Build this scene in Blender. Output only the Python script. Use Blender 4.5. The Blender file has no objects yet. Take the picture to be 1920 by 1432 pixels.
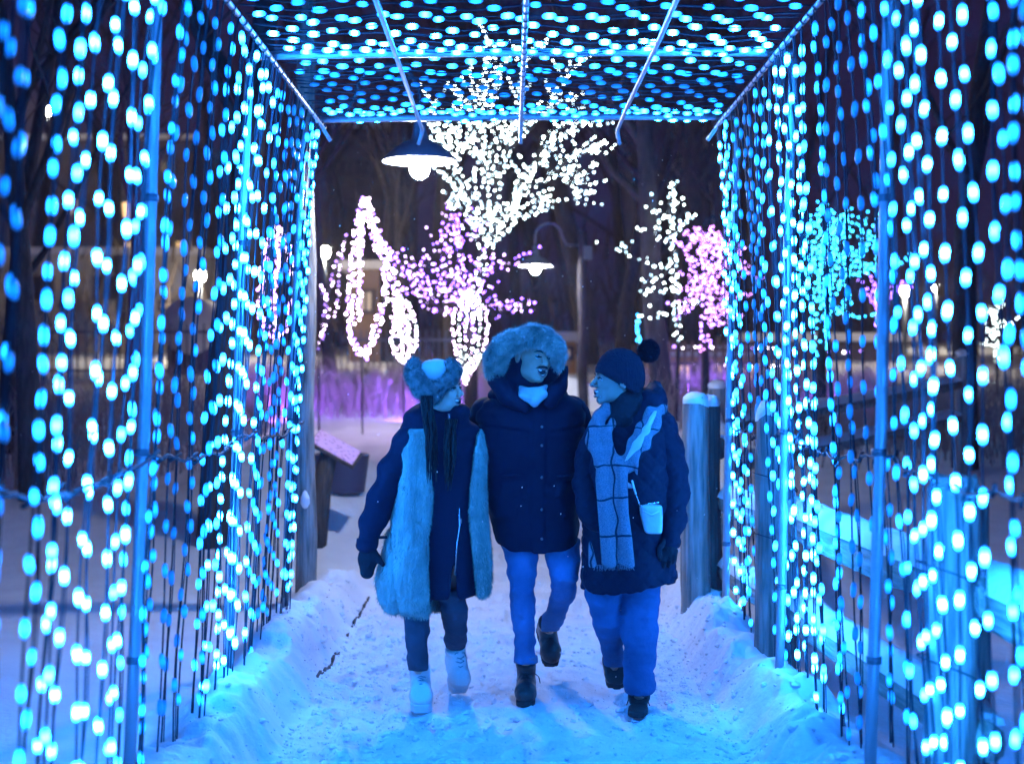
import bpy, math, random
import numpy as np
from mathutils import Vector, Matrix

R = random.Random(7)
NR = np.random.RandomState(7)
SC = bpy.context.scene
COL = SC.collection

# ------------------------------------------------------------------ camera
FPX = 2667.0          # focal length in photograph pixels (1920 wide)
CAMH = 1.60
cam_d = bpy.data.cameras.new("camera")
cam = bpy.data.objects.new("camera", cam_d); COL.objects.link(cam)
cam.location = (0, 0, CAMH)
cam.rotation_euler = (math.radians(90), 0, 0)
cam_d.sensor_width = 36.0
cam_d.lens = 50.0
cam_d.shift_x = 0.0016
cam_d.shift_y = -0.0083
cam_d.clip_end = 1200
cam_d.dof.use_dof = True
cam_d.dof.focus_distance = 6.85
cam_d.dof.aperture_fstop = 1.8
SC.camera = cam

# ------------------------------------------------------------------ night sky
world = bpy.data.worlds.new("World"); SC.world = world
world.use_nodes = True
wn = world.node_tree; wn.nodes.clear()
wo = wn.nodes.new("ShaderNodeOutputWorld")
sky = wn.nodes.new("ShaderNodeTexSky"); sky.sky_type = 'NISHITA'; sky.sun_disc = False
sky.sun_elevation = math.radians(-6); sky.sun_rotation = math.radians(200)
bg1 = wn.nodes.new("ShaderNodeBackground"); bg1.inputs[1].default_value = 0.05
wn.links.new(sky.outputs[0], bg1.inputs[0])
bg2 = wn.nodes.new("ShaderNodeBackground")          # town glow on low snow cloud
bg2.inputs[0].default_value = (.026, .016, .066, 1); bg2.inputs[1].default_value = .62
addw = wn.nodes.new("ShaderNodeAddShader")
wn.links.new(bg1.outputs[0], addw.inputs[0]); wn.links.new(bg2.outputs[0], addw.inputs[1])
wn.links.new(addw.outputs[0], wo.inputs[0])
SC.view_settings.view_transform = 'Standard'
SC.view_settings.look = 'None'
SC.view_settings.gamma = 1.0
SC.view_settings.exposure = 0.0
SC.view_settings.use_curve_mapping = False
SC.cycles.use_denoising = True
SC.cycles.max_bounces = 5
SC.cycles.diffuse_bounces = 3
SC.cycles.sample_clamp_indirect = 6.0
try: SC.cycles.use_light_tree = True
except Exception: pass

BEAD_GAIN = 190.0      # brightest beads
LAMP_GAIN = 880.0     # street lamp bulbs

# ------------------------------------------------------------------ helpers
def W(px, py, d):
    return Vector(((px - 957) * d / FPX, d, CAMH - (py - 700) * d / FPX))

def tag(o, label=None, cat=None, group=None, kind=None):
    if label: o["label"] = label
    if cat: o["category"] = cat
    if group: o["group"] = group
    if kind: o["kind"] = kind
    return o

def empty(name, loc=(0, 0, 0), rz=0.0):
    o = bpy.data.objects.new(name, None); COL.objects.link(o)
    o.location = loc; o.rotation_euler = (0, 0, rz); o.empty_display_size = 0.1
    return o

def mobj(name, me, parent=None, loc=(0, 0, 0)):
    o = bpy.data.objects.new(name, me); COL.objects.link(o)
    o.location = loc
    if parent is not None: o.parent = parent
    return o

def mesh(name, V, F, mat=None, smooth=True):
    me = bpy.data.meshes.new(name)
    V = np.asarray(V, dtype=np.float32)
    me.from_pydata(V.tolist(), [], F if isinstance(F, list) else F.tolist())
    if mat is not None: me.materials.append(mat)
    if smooth and len(me.polygons):
        me.polygons.foreach_set("use_smooth", np.ones(len(me.polygons), dtype=bool))
    me.update()
    return me

class MB:
    def __init__(s): s.v = []; s.f = []
    def add(s, V, F):
        n = len(s.v); s.v += [tuple(v) for v in V]; s.f += [tuple(i + n for i in f) for f in F]
    def tube(s, pts, rad, n=8, cap=True, flat=1.0):
        pts = [Vector(p) for p in pts]
        if not hasattr(rad, '__len__'): rad = [rad] * len(pts)
        base = len(s.v); up = None
        for i, p in enumerate(pts):
            t = (pts[min(i + 1, len(pts) - 1)] - pts[max(i - 1, 0)])
            if t.length < 1e-9: t = Vector((0, 0, 1))
            t.normalize()
            if up is None:
                up = Vector((0, 1, 0)) if abs(t.y) < .9 else Vector((1, 0, 0))
            a = (up - t * up.dot(t)); a.normalize(); up = a
            b = t.cross(a)
            for k in range(n):
                an = 2 * math.pi * k / n
                s.v.append(tuple(p + (a * math.cos(an) + b * math.sin(an) * flat) * rad[i]))
        for i in range(len(pts) - 1):
            for k in range(n):
                q = base + i * n
                s.f.append((q + k, q + (k + 1) % n, q + n + (k + 1) % n, q + n + k))
        if cap:
            s.f.append(tuple(base + k for k in range(n))[::-1])
            s.f.append(tuple(base + (len(pts) - 1) * n + k for k in range(n)))
    def box(s, c, d, rz=0, M=None):
        c = Vector(c); vs = []
        for x in (-1, 1):
            for y in (-1, 1):
                for z in (-1, 1):
                    v = Vector((x * d[0] / 2, y * d[1] / 2, z * d[2] / 2))
                    if M is not None: v = M @ v
                    elif rz: v = Matrix.Rotation(rz, 3, 'Z') @ v
                    vs.append(c + v)
        s.add(vs, [(0, 1, 3, 2), (4, 6, 7, 5), (0, 4, 5, 1), (2, 3, 7, 6), (0, 2, 6, 4), (1, 5, 7, 3)])
    def lathe(s, prof, c=(0, 0, 0), n=24):
        c = Vector(c); base = len(s.v)
        for r, z in prof:
            for k in range(n):
                an = 2 * math.pi * k / n
                s.v.append((c.x + r * math.cos(an), c.y + r * math.sin(an), c.z + z))
        for i in range(len(prof) - 1):
            for k in range(n):
                q = base + i * n
                s.f.append((q + k, q + (k + 1) % n, q + n + (k + 1) % n, q + n + k))
    def mesh(s, name, mat, smooth=True): return mesh(name, s.v, s.f, mat, smooth)
    def obj(s, name, mat, parent=None, smooth=True): return mobj(name, s.mesh(name, mat, smooth), parent)

def _hash(i, j, k, s):
    n = (i * 374761393 + j * 668265263 + k * 2147483647 + s * 1274126177) & 0xffffffff
    n = ((n ^ (n >> 13)) * 1274126177) & 0xffffffff
    n = (n ^ (n >> 16)) & 0xffffffff
    return n / 4294967295.0

def vnoise(x, y, z, s=0):
    x = np.asarray(x, float); y = np.asarray(y, float) + 0 * x; z = np.asarray(z, float) + 0 * x
    i = np.floor(x).astype(np.int64); j = np.floor(y).astype(np.int64); k = np.floor(z).astype(np.int64)
    u = x - i; v = y - j; w = z - k
    u = u * u * (3 - 2 * u); v = v * v * (3 - 2 * v); w = w * w * (3 - 2 * w)
    r = 0
    for a in (0, 1):
        for b in (0, 1):
            for c in (0, 1):
                r = r + _hash(i + a, j + b, k + c, s) * (u if a else 1 - u) * (v if b else 1 - v) * (w if c else 1 - w)
    return r * 2 - 1

def fbm(x, y, z=0, o=4, s=0):
    r = 0; a = 1; t = 0
    for q in range(o):
        r = r + a * vnoise(np.asarray(x) * 2 ** q, np.asarray(y) * 2 ** q, np.asarray(z) * 2 ** q, s + q); t += a; a *= .5
    return r / t

# ------------------------------------------------------------------ materials
def pmat(name, col, rough=.8, metal=0, bump=0, bscale=40, var=0, vscale=6, spec=.5, stretch=None, subs=0, sheen=0, col2=None):
    m = bpy.data.materials.new(name); m.use_nodes = True
    nt = m.node_tree; b = nt.nodes["Principled BSDF"]
    b.inputs["Base Color"].default_value = (*col, 1); b.inputs["Roughness"].default_value = rough
    b.inputs["Metallic"].default_value = metal; b.inputs["Specular IOR Level"].default_value = spec
    if sheen: b.inputs["Sheen Weight"].default_value = sheen
    if subs:
        b.inputs["Subsurface Weight"].default_value = subs; b.inputs["Subsurface Radius"].default_value = (.01, .008, .006)
    tc = nt.nodes.new("ShaderNodeTexCoord"); mp = nt.nodes.new("ShaderNodeMapping")
    nt.links.new(tc.outputs["Object"], mp.inputs[0])
    if stretch: mp.inputs["Scale"].default_value = stretch
    if var or col2:
        n = nt.nodes.new("ShaderNodeTexNoise"); n.inputs["Scale"].default_value = vscale; n.inputs["Detail"].default_value = 5
        nt.links.new(mp.outputs[0], n.inputs[0])
        r = nt.nodes.new("ShaderNodeValToRGB")
        c2 = col2 or tuple(c * (1 - var) for c in col)
        r.color_ramp.elements[0].color = (*c2, 1); r.color_ramp.elements[0].position = .35
        r.color_ramp.elements[1].color = (*[min(1, c * (1 + var * .4)) for c in col], 1); r.color_ramp.elements[1].position = .65
        nt.links.new(n.outputs[0], r.inputs[0]); nt.links.new(r.outputs[0], b.inputs["Base Color"])
    if bump:
        n = nt.nodes.new("ShaderNodeTexNoise"); n.inputs["Scale"].default_value = bscale; n.inputs["Detail"].default_value = 4
        nt.links.new(mp.outputs[0], n.inputs[0])
        bp = nt.nodes.new("ShaderNodeBump"); bp.inputs["Strength"].default_value = bump; bp.inputs["Distance"].default_value = .02
        nt.links.new(n.outputs[0], bp.inputs["Height"]); nt.links.new(bp.outputs[0], b.inputs["Normal"])
    return m

def emat(name, col, s, sample=True):
    m = bpy.data.materials.new(name); m.use_nodes = True
    nt = m.node_tree; b = nt.nodes["Principled BSDF"]
    b.inputs["Base Color"].default_value = (.3, .3, .3, 1)
    b.inputs["Emission Color"].default_value = (*col, 1); b.inputs["Emission Strength"].default_value = s
    if not sample: m.cycles.emission_sampling = 'NONE'
    return m

M = {}
M['snow'] = pmat('snow', (.82, .84, .88), .75, bump=.55, bscale=22, var=.08, vscale=3, spec=.35)
M['path'] = pmat('trodden_snow', (.80, .82, .86), .68, bump=.7, bscale=45, col2=(.70, .71, .74), vscale=5, spec=.35)
M['snowcap'] = pmat('snow_cap', (.86, .88, .9), .7, bump=.5, bscale=30)
M['pole'] = pmat('tube_steel', (.34, .38, .42), .35, metal=.35, bump=.05, bscale=60)
M['cord'] = pmat('cord', (.03, .035, .05), .6)
M['wood'] = pmat('weathered_wood', (.31, .29, .27), .85, bump=.9, bscale=14, var=.55, vscale=9, stretch=(4, 4, .35))
M['rail'] = pmat('weathered_rail', (.34, .30, .25), .85, bump=.9, bscale=14, var=.5, vscale=9, stretch=(4, .35, 4))
M['darkwood'] = pmat('dark_wood', (.075, .06, .055), .85, bump=.8, bscale=14, var=.5, vscale=8, stretch=(4, 4, .4))
M['bark'] = pmat('bark', (.045, .037, .038), .95, bump=.9, bscale=18, var=.5, vscale=8, stretch=(2, 2, .5))
M['twig'] = pmat('twig', (.07, .055, .05), .95)
M['shrub'] = pmat('shrub_twig', (.30, .25, .24), .9)
M['metal'] = pmat('painted_metal', (.10, .12, .15), .4, metal=.5)
M['shade'] = pmat('shade_enamel_blue', (.16, .20, .26), .35)
M['shade_in'] = pmat('shade_enamel', (.8, .8, .78), .4)
M['lampglass'] = emat('lamp_glass', (.84, .88, 1.0), LAMP_GAIN)
M['farlamp'] = emat('far_lamp_glass', (1.0, .86, .66), 700)

# ------------------------------------------------------------------ ground
YS = [0, 9, 10.5, 12, 14, 17, 21, 25, 32, 40, 60, 90, 900]
ZS = [0, 0.0, .06, .22, .45, .80, 1.08, 1.30, 1.75, 2.15, 2.9, 3.6, 6.0]
def sstep(a, b, x):
    t = np.clip((x - a) / (b - a), 0, 1); return t * t * (3 - 2 * t)
def H(x, y, fine=True):
    x = np.asarray(x, float); y = np.asarray(y, float)
    g = (np.interp(y - .8, YS, ZS) + np.interp(y, YS, ZS) + np.interp(y + .8, YS, ZS)) / 3
    near = 1 - sstep(11, 15, y)
    z = g
    # rolling of the open snow
    out = sstep(1.45, 2.4, np.abs(x))
    z = z + out * (-.05 + .10 * fbm(x * .35, y * .35, 0, 3, 5)) * near + (1 - near) * .22 * fbm(x * .16, y * .16, 0, 3, 6)
    # shovelled banks along the two walls
    wob = .09 * fbm(y * 1.3, np.sign(x) * 3.0, 1.5, 3, 9)
    hb = .21 + .09 * fbm(y * 1.6, x * .6, 2.2, 3, 11)
    endfade = 1 - sstep(9.3, 11.0, y)
    ax = np.abs(x) - wob * 1.3
    bank = sstep(.97, 1.16, ax) * (1 - sstep(1.24, 1.62, ax)) * hb * 1.12 * endfade
    lump = .10 * fbm(x * 2.6, y * 2.6, 0, 4, 15) + .05 * fbm(x * 6.5, y * 6.5, 0, 4, 13) + .05 * np.abs(fbm(x * 9, y * 9, 0, 3, 14))
    bm = np.clip(np.exp(-((np.abs(x) - 1.2) / .33) ** 2), 0, 1) * endfade
    z = z + bank + lump * bm
    # trodden path
    inn = (1 - sstep(.8, 1.12, np.abs(x - .1 * np.clip(y - 9, 0, 5)))) * (1 - sstep(20, 26, y))
    rut = -.028 * np.exp(-((x + .62) / .05) ** 2) - .016 * np.exp(-((x - .5) / .07) ** 2) - .022 * np.exp(-((x + .80) / .03) ** 2) - .02 * np.exp(-((x + .45) / .03) ** 2)
    z = z + inn * (rut + .012 * fbm(x * 6, y * 6, 0, 3, 21) - .05 * np.clip(fbm(x * 7, y * 7, 0, 2, 22) - .25, 0, 1) + .032 * np.clip(fbm(x * 13, y * 13, 0, 3, 24) - .14, 0, 1) * (.3 + sstep(.15, -.2, fbm(x * 1.3, y * 1.3, 0, 2, 25))) + .009 * fbm(x * 26, y * 26, 0, 3, 23))
    # the heaped snow behind the lamp post, left
    z = z + .62 * np.exp(-(((x + 2.0) / .95) ** 2 + ((y - 13.0) / 1.3) ** 2)) * (1 + .35 * fbm(x * 2, y * 2, 0, 3, 31))
    z = z + .50 * np.exp(-(((x - .95) / .5) ** 2 + ((y - 22.5) / .8) ** 2))
    z = z - .10 * inn * sstep(11, 13, y)
    return z

def axis(segs):
    a = []
    for s0, s1, st in segs: a += list(np.arange(s0, s1 - 1e-6, st))
    a.append(segs[-1][1]); return np.array(a)
gx = axis([(-100, -60, 20), (-60, -16, 4), (-16, -5, .9), (-5, -2.2, .16), (-2.2, -1.7, .06), (-1.7, 1.75, .018), (1.75, 2.2, .06), (2.2, 5, .16), (5, 16, .9), (16, 60, 4), (60, 100, 20)])
gy = axis([(-12, 2, 1.2), (2, 5, .2), (5, 9.2, .02), (9.2, 11.5, .06), (11.5, 18, .22), (18, 32, .7), (32, 80, 4), (80, 116, 12)])
GX, GY = np.meshgrid(gx, gy)
GZ = H(GX, GY)
# boot prints trodden into the path
def prints(GX, GY, GZ):
    rn = random.Random(31)
    for w in range(9):
        x0 = rn.uniform(-.75, .75); sl = rn.uniform(-.05, .05); ph = rn.uniform(0, .7)
        for k in range(18):
            y = 4.9 + ph + k * .36; x = x0 + sl * (y - 7) + (.09 if k % 2 else -.09)
            a = rn.uniform(-.15, .15) + sl; L = rn.uniform(.125, .15); dp = rn.uniform(.010, .024)
            i0, i1 = np.searchsorted(gx, (x - .25, x + .25)); j0, j1 = np.searchsorted(gy, (y - .25, y + .25))
            X = GX[j0:j1, i0:i1] - x; Y = GY[j0:j1, i0:i1] - y
            u = X * math.cos(a) + Y * math.sin(a); v = -X * math.sin(a) + Y * math.cos(a)
            wd = .046 + .010 * (v > 0); q = np.sqrt((u / wd) ** 2 + (v / L) ** 2)
            GZ[j0:j1, i0:i1] += -dp * (1 - sstep(.80, 1.02, q)) * (1 + .35 * np.sin(v * 210)) + dp * .55 * np.exp(-((q - 1.18) / .13) ** 2)
prints(GX, GY, GZ)
nx = len(gx); ny = len(gy)
VV = np.stack([GX.ravel(), GY.ravel(), GZ.ravel()], 1)
ii, jj = np.meshgrid(np.arange(nx - 1), np.arange(ny - 1))
q = (jj * nx + ii).ravel()
FF = np.stack([q, q + 1, q + nx + 1, q + nx], 1)
cxm = VV[FF].mean(1)
onpath = (np.abs(cxm[:, 0] - .1 * np.clip(cxm[:, 1] - 9, 0, 5)) < .95) & (cxm[:, 1] < 24)
onbank = (~onpath) & (np.abs(cxm[:, 0]) < 1.65) & (cxm[:, 1] < 10.6) & (cxm[:, 1] > 1)
def sub(name, mask, mat, kind='structure'):
    f = FF[mask]; u, inv = np.unique(f, return_inverse=True)
    o = mobj(name, mesh(name, VV[u], inv.reshape(-1, 4), mat)); o["kind"] = kind; return o
sub('snow_path', onpath, M['path'])
sub('snow_bank', onbank & (cxm[:, 0] < 0), M['snow'])
sub('snow_bank', onbank & (cxm[:, 0] > 0), M['snow'])
sub('snowy_ground', ~(onpath | onbank), M['snow'])
def gz(x, y): return float(H(np.array([x]), np.array([y]))[0])

# half-buried timber edging on the left of the path
b = MB(); _pts = []
for k in range(16):
    y = 7.3 + k * .17; x = -.985 + .006 * math.sin(k * 1.3); b.box((x, y, gz(x, y) - .008 + .003 * math.sin(k * 2.1)), (.013, .168, .03), rz=.02 * math.sin(k * 1.7))
o = b.obj('timber_edging', M['darkwood'], None, False); tag(o, 'dark half-buried timber edging along the left bank of the path', 'edging')
# crumbs of kicked-up snow
b = MB(); rn = random.Random(77)
_t = (1 + 5 ** .5) / 2
_iv = [Vector(v).normalized() for v in [(-1, _t, 0), (1, _t, 0), (-1, -_t, 0), (1, -_t, 0), (0, -1, _t), (0, 1, _t), (0, -1, -_t), (0, 1, -_t), (_t, 0, -1), (_t, 0, 1), (-_t, 0, -1), (-_t, 0, 1)]]
_if = [(0, 11, 5), (0, 5, 1), (0, 1, 7), (0, 7, 10), (0, 10, 11), (1, 5, 9), (5, 11, 4), (11, 10, 2), (10, 7, 6), (7, 1, 8), (3, 9, 4), (3, 4, 2), (3, 2, 6), (3, 6, 8), (3, 8, 9), (4, 9, 5), (2, 4, 11), (6, 2, 10), (8, 6, 7), (9, 8, 1)]
cx, cy, cs = [], [], []
while len(cx) < 4600:
    x = rn.uniform(-1.25, 1.3); y = rn.uniform(4.9, 9.8)
    w = .16 + .7 * math.exp(-((abs(x) - .92) / .16) ** 2) + .5 * math.exp(-((x + .6) / .12) ** 2) + .25 * (float(vnoise(x * 2.2, y * 1.6, 0, 61)) > .15)
    if rn.random() < w: cx.append(x); cy.append(y); cs.append(min(.024, .003 + rn.expovariate(210)))
cz = H(np.array(cx), np.array(cy))
for x, y, z, r in zip(cx, cy, cz, cs):
    sx, sy, sz = r * rn.uniform(.7, 1.5), r * rn.uniform(.7, 1.4), r * rn.uniform(.5, .95); a = rn.uniform(0, 3)
    ca, sa = math.cos(a), math.sin(a); n = len(b.v)
    for v in _iv:
        k = rn.uniform(.75, 1.15); u, w = v.x * sx * k, v.y * sy * k
        b.v.append((x + u * ca - w * sa, y + u * sa + w * ca, z + v.z * sz * k + sz * .1))
    b.f += [tuple(i + n for i in f) for f in _if]
o = b.obj('snow_crumbs', M['snow'], None, False); tag(o, 'loose crumbs of kicked-up snow on the path', 'snow crumbs', kind='stuff')

# ------------------------------------------------------------------ light tunnel
FR = [3.2, 4.87, 6.55, 8.2]
ZT = 3.065
tun = empty('light_tunnel', (0, 5.5, 0))
tag(tun, 'walk-through tunnel frame of steel tubes over the snowy path, lit blue', 'light tunnel')
def tpart(mb, name, mat=M['pole']):
    mb.v = [(v[0], v[1] - 5.5, v[2]) for v in mb.v]
    return mb.obj(name, mat, tun)
def wallx(side, z, d=0):          # plane of the hanging strings
    t = 1 - z / ZT
    return (-1.085 - .19 * t ** .7) if side < 0 else (1.195 + .13 * t ** .7)
def polex(side, z):
    t = 1 - z / ZT
    return (-1.20 - .11 * t) if side < 0 else (1.305 - .075 * t)
for d in FR:
    for s in (-1, 1):
        r = .021 if d > 4 else .024
        b = MB(); zs = [gz(polex(s, 0), d) - .08, .7, 1.5, 2.3, ZT - .02]
        b.tube([(polex(s, z) + .006 * math.sin(z * 2 + d), d, z) for z in zs], r, 12)
        tpart(b, 'upright_pole')
        for z in (.62, 1.33, 2.2):
            c = MB(); c.tube([(polex(s, z) , d, z - .012), (polex(s, z), d, z + .012)], r * 1.25, 10)
            tpart(c, 'pole_clamp', M['metal'])
    b = MB()
    b.tube([(-1.2, d, ZT - .005), (-.6, d, ZT + .006), (0, d, ZT + .012), (.6, d, ZT + .014), (1.3, d, ZT + .012)], .019, 10)
    tpart(b, 'cross_beam')
# bars along the roof, each bent down where it ends
for k, (x, z) in enumerate([(-1.09, ZT - .03), (-.51, ZT - .05), (.06, ZT - .045), (.62, ZT - .05), (1.20, ZT - .025)]):
    b = MB(); r = .0125 if k in (0, 4) else .0115
    e = 8.22
    hx = {0: .045, 1: -.025, 2: .0, 3: .015, 4: -.055}[k]
    b.tube([(x, 2.4, z), (x, 4, z - .006), (x + (.012 if k == 3 else 0), 6, z), (x, 7.4, z - .004), (x, e, z - .006), (x + hx * .25, e + .03, z - .03), (x + hx, e + .05, z - .085)], r, 8)
    tpart(b, 'roof_bar')
    if k in (0, 2, 4):
        c = MB()
        for j in range(50):
            y = 2.5 + j * .118
            c.tube([(x, y, z), (x, y + .02, z)], r * 1.35, 6)
        o = tpart(c, 'cable_tie', M['cord']); o["kind"] = 'stuff'
for s in (-1, 1):
    b = MB(); pts = []
    for j in range(60):
        y = 2.4 + (8.25 - 2.4) * j / 59
        fz = 1.32 - .05 * abs(math.sin((y - 3.2) / 1.67 * math.pi)) + .012 * math.sin(j * 1.9)
        pts.append((wallx(s, fz) + .012 * math.sin(j * 1.1), y, fz))
    b.tube(pts, .006, 5)
    for j in range(0, 60, 2):
        p = pts[j]; b.tube([(p[0] - .014, p[1] - .03, p[2] - .012), (p[0] + .014, p[1] + .03, p[2] + .014)], .008, 4)
    tpart(b, 'tie_cable', M['cord'])

# beads: eight brightness steps
NLEV = 9
def bead_mesh(k):
    t = k / (NLEV - 1)
    m = bpy.data.materials.new('bead_glow'); m.use_nodes = True
    nt = m.node_tree; b = nt.nodes["Principled BSDF"]
    b.inputs["Base Color"].default_value = (.12, .3, .5, 1); b.inputs["Roughness"].default_value = .3
    s = .75 * (BEAD_GAIN / .75) ** (t ** .95)
    rr = .0005 + .0095 * t
    b.inputs["Emission Color"].default_value = (rr, .155 + .05 * t, .86, 1)
    tc = nt.nodes.new("ShaderNodeTexCoord"); sp = nt.nodes.new("ShaderNodeSeparateXYZ")
    nt.links.new(tc.outputs["Object"], sp.inputs[0])
    ab = nt.nodes.new("ShaderNodeMath"); ab.operation = 'ABSOLUTE'; nt.links.new(sp.outputs[2], ab.inputs[0])
    dv = nt.nodes.new("ShaderNodeMath"); dv.operation = 'DIVIDE'; dv.inputs[1].default_value = (.026, .0145)[t > .5] if False else .026 - .0115 * t
    pw = nt.nodes.new("ShaderNodeMath"); pw.operation = 'POWER'; pw.inputs[1].default_value = 2.0
    ng = nt.nodes.new("ShaderNodeMath"); ng.operation = 'MULTIPLY'; ng.inputs[1].default_value = -1.0
    ex = nt.nodes.new("ShaderNodeMath"); ex.operation = 'EXPONENT'
    ml = nt.nodes.new("ShaderNodeMath"); ml.operation = 'MULTIPLY'; ml.inputs[1].default_value = s * (1.45 + .75 * t)
    for p_, q_ in ((ab, dv), (dv, pw), (pw, ng), (ng, ex), (ex, ml)): nt.links.new(p_.outputs[0], q_.inputs[0])
    nt.links.new(ml.outputs[0], b.inputs["Emission Strength"])
    mb = MB(); prof = [(.0035, -.034), (.007, -.029), (.0108, -.0265), (.0138, -.010), (.0138, .010), (.0108, .0265), (.007, .029), (.0035, .034)]
    mb.lathe(prof, n=8)
    return mb.mesh('bead', m)
BM = [bead_mesh(k) for k in range(NLEV)]
ORD = ['first', 'second', 'third', 'fourth', 'fifth', 'sixth', 'seventh', 'eighth', 'ninth', 'tenth', 'eleventh', 'twelfth', 'thirteenth', 'fourteenth', 'fifteenth', 'sixteenth', 'seventeenth', 'eighteenth', 'nineteenth', 'twentieth']
TEN = ['', 'twenty-', 'thirty-', 'forty-', 'fifty-']
def ordn(i):
    if i < 20: return ORD[i]
    t, u = divmod(i + 1, 10)
    return {2: 'twentieth', 3: 'thirtieth', 4: 'fortieth', 5: 'fiftieth'}[t] if u == 0 else TEN[t - 1] + ORD[u - 1]
def level(d, jit=.05):
    v = .5 + .5 * math.cos(2 * math.pi * (d - 6.28) / 2.12)
    if d < 3.7: v = min(v, .42)
    v = v ** .8 + R.uniform(-jit, jit)
    return max(0, min(NLEV - 1, int(round(v * (NLEV - 1)))))
def add_beads(st, org, pts, d, vert):
    for p in pts:
        o = bpy.data.objects.new('bead', BM[level(d)]); COL.objects.link(o); o.parent = st
        o.location = Vector(p) - org
        if vert: o.rotation_euler = (R.uniform(-.12, .12), R.uniform(-.12, .12), R.uniform(0, 3))
        else: o.rotation_euler = (R.uniform(-.1, .1), math.pi / 2 + R.uniform(-.06, .06), R.uniform(-.12, .12))
        sc = R.uniform(.74, .90); o.scale = (sc, sc, sc * R.uniform(.92, 1.1))
depths = []
d = 2.55; 
while d < 8.24:
    depths.append(d); d += R.choice([.08, .10, .12, .14]) if R.random() < .8 else .045
bays = [('before the nearest', 2, FR[1]), ('behind the nearest', FR[1], FR[2]), ('behind the middle', FR[2], FR[3])]
cnt = {}
for d in depths:
    bi = 0 if d < FR[1] else (1 if d < FR[2] else 2)
    lv = .5 + .5 * math.cos(2 * math.pi * (d - 6.28) / 2.12)
    look = 'white-hot' if lv > .75 else ('bright cyan' if lv > .45 else 'dim blue')
    for side, sn in ((-1, 'left'), (1, 'right'), (0, 'roof')):
        k = cnt.get((side, bi), 0); cnt[(side, bi)] = k + 1
        dd = d + R.uniform(-.02, .02)
        ph = (k * .37 + R.uniform(-.09, .09)) % 1
        if side:
            xo = R.uniform(-.035, .035); lean = R.uniform(-.03, .03)
            pts = []; z0 = gz(wallx(side, .15), dd) + R.uniform(-.03, .05)
            a1, a2 = R.uniform(0, 6), R.uniform(0, 6)
            n = 22
            for j in range(n + 1):
                t = j / n; z = ZT - .03 + (z0 - ZT + .03) * t
                pts.append(Vector((wallx(side, z) + xo * min(1, t * 5) + .007 * math.sin(a1 + t * 13), dd + lean * t + .009 * math.sin(a2 + t * 17), z)))
            L = ZT - z0; first = .03 + .165 * ph; step = .165
            zsb = []; z = ZT - .06 - first * .8
            while z > z0 + .05: zsb.append(z); z -= step * R.uniform(.96, 1.04)
            def at(z):
                t = (ZT - .03 - z) / (ZT - .03 - z0) * n; i = min(n - 1, int(t)); return pts[i].lerp(pts[i + 1], t - i)
            bp = [at(z) for z in zsb]
            lab = f'{look} bead string on the {sn} wall, {ordn(k)} {bays[bi][0]} {sn} pole' if bi else f'{look} bead string on the {sn} wall, {ordn(k)} on the camera side'
        else:
            pts = []; a1 = R.uniform(0, 6); n = 22; tilt = R.uniform(-.03, .03)
            for j in range(n + 1):
                t = j / n; x = -1.09 + 2.29 * t
                pts.append(Vector((x, dd + tilt * t + .011 * math.sin(a1 + t * 15), ZT + .012 - .018 * math.sin(t * math.pi * 4) ** 2 + .006 * math.sin(a1 * 2 + t * 21))))
            bp = []; x = -1.04 + .17 * ph
            while x < 1.17:
                t = (x + 1.09) / 2.29 * n; i = min(n - 1, int(t)); bp.append(pts[i].lerp(pts[i + 1], t - i)); x += .172 * R.uniform(.97, 1.03)
            lab = f'{look} bead string across the tunnel roof, {ordn(k)} {bays[bi][0]} cross beam' if bi else f'{look} bead string across the tunnel roof, {ordn(k)} at the camera end'
        org = pts[0].copy()
        st = empty('light_string', org)
        tag(st, lab, 'light string', {-1: 'bead strings hanging on the left wall', 1: 'bead strings hanging on the right wall', 0: 'bead strings across the tunnel roof'}[side])
        mb = MB(); mb.tube([p - org for p in pts], .0034, 4, cap=False)
        if R.random() < .6:
            mb.tube([p - org + Vector((.006, .013 * math.sin(i * 1.3 + a1), 0)) for i, p in enumerate(pts)], .0026, 3, cap=False)
        mb.obj('cord', M['cord'], st)
        add_beads(st, org, bp, dd, bool(side))

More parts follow.
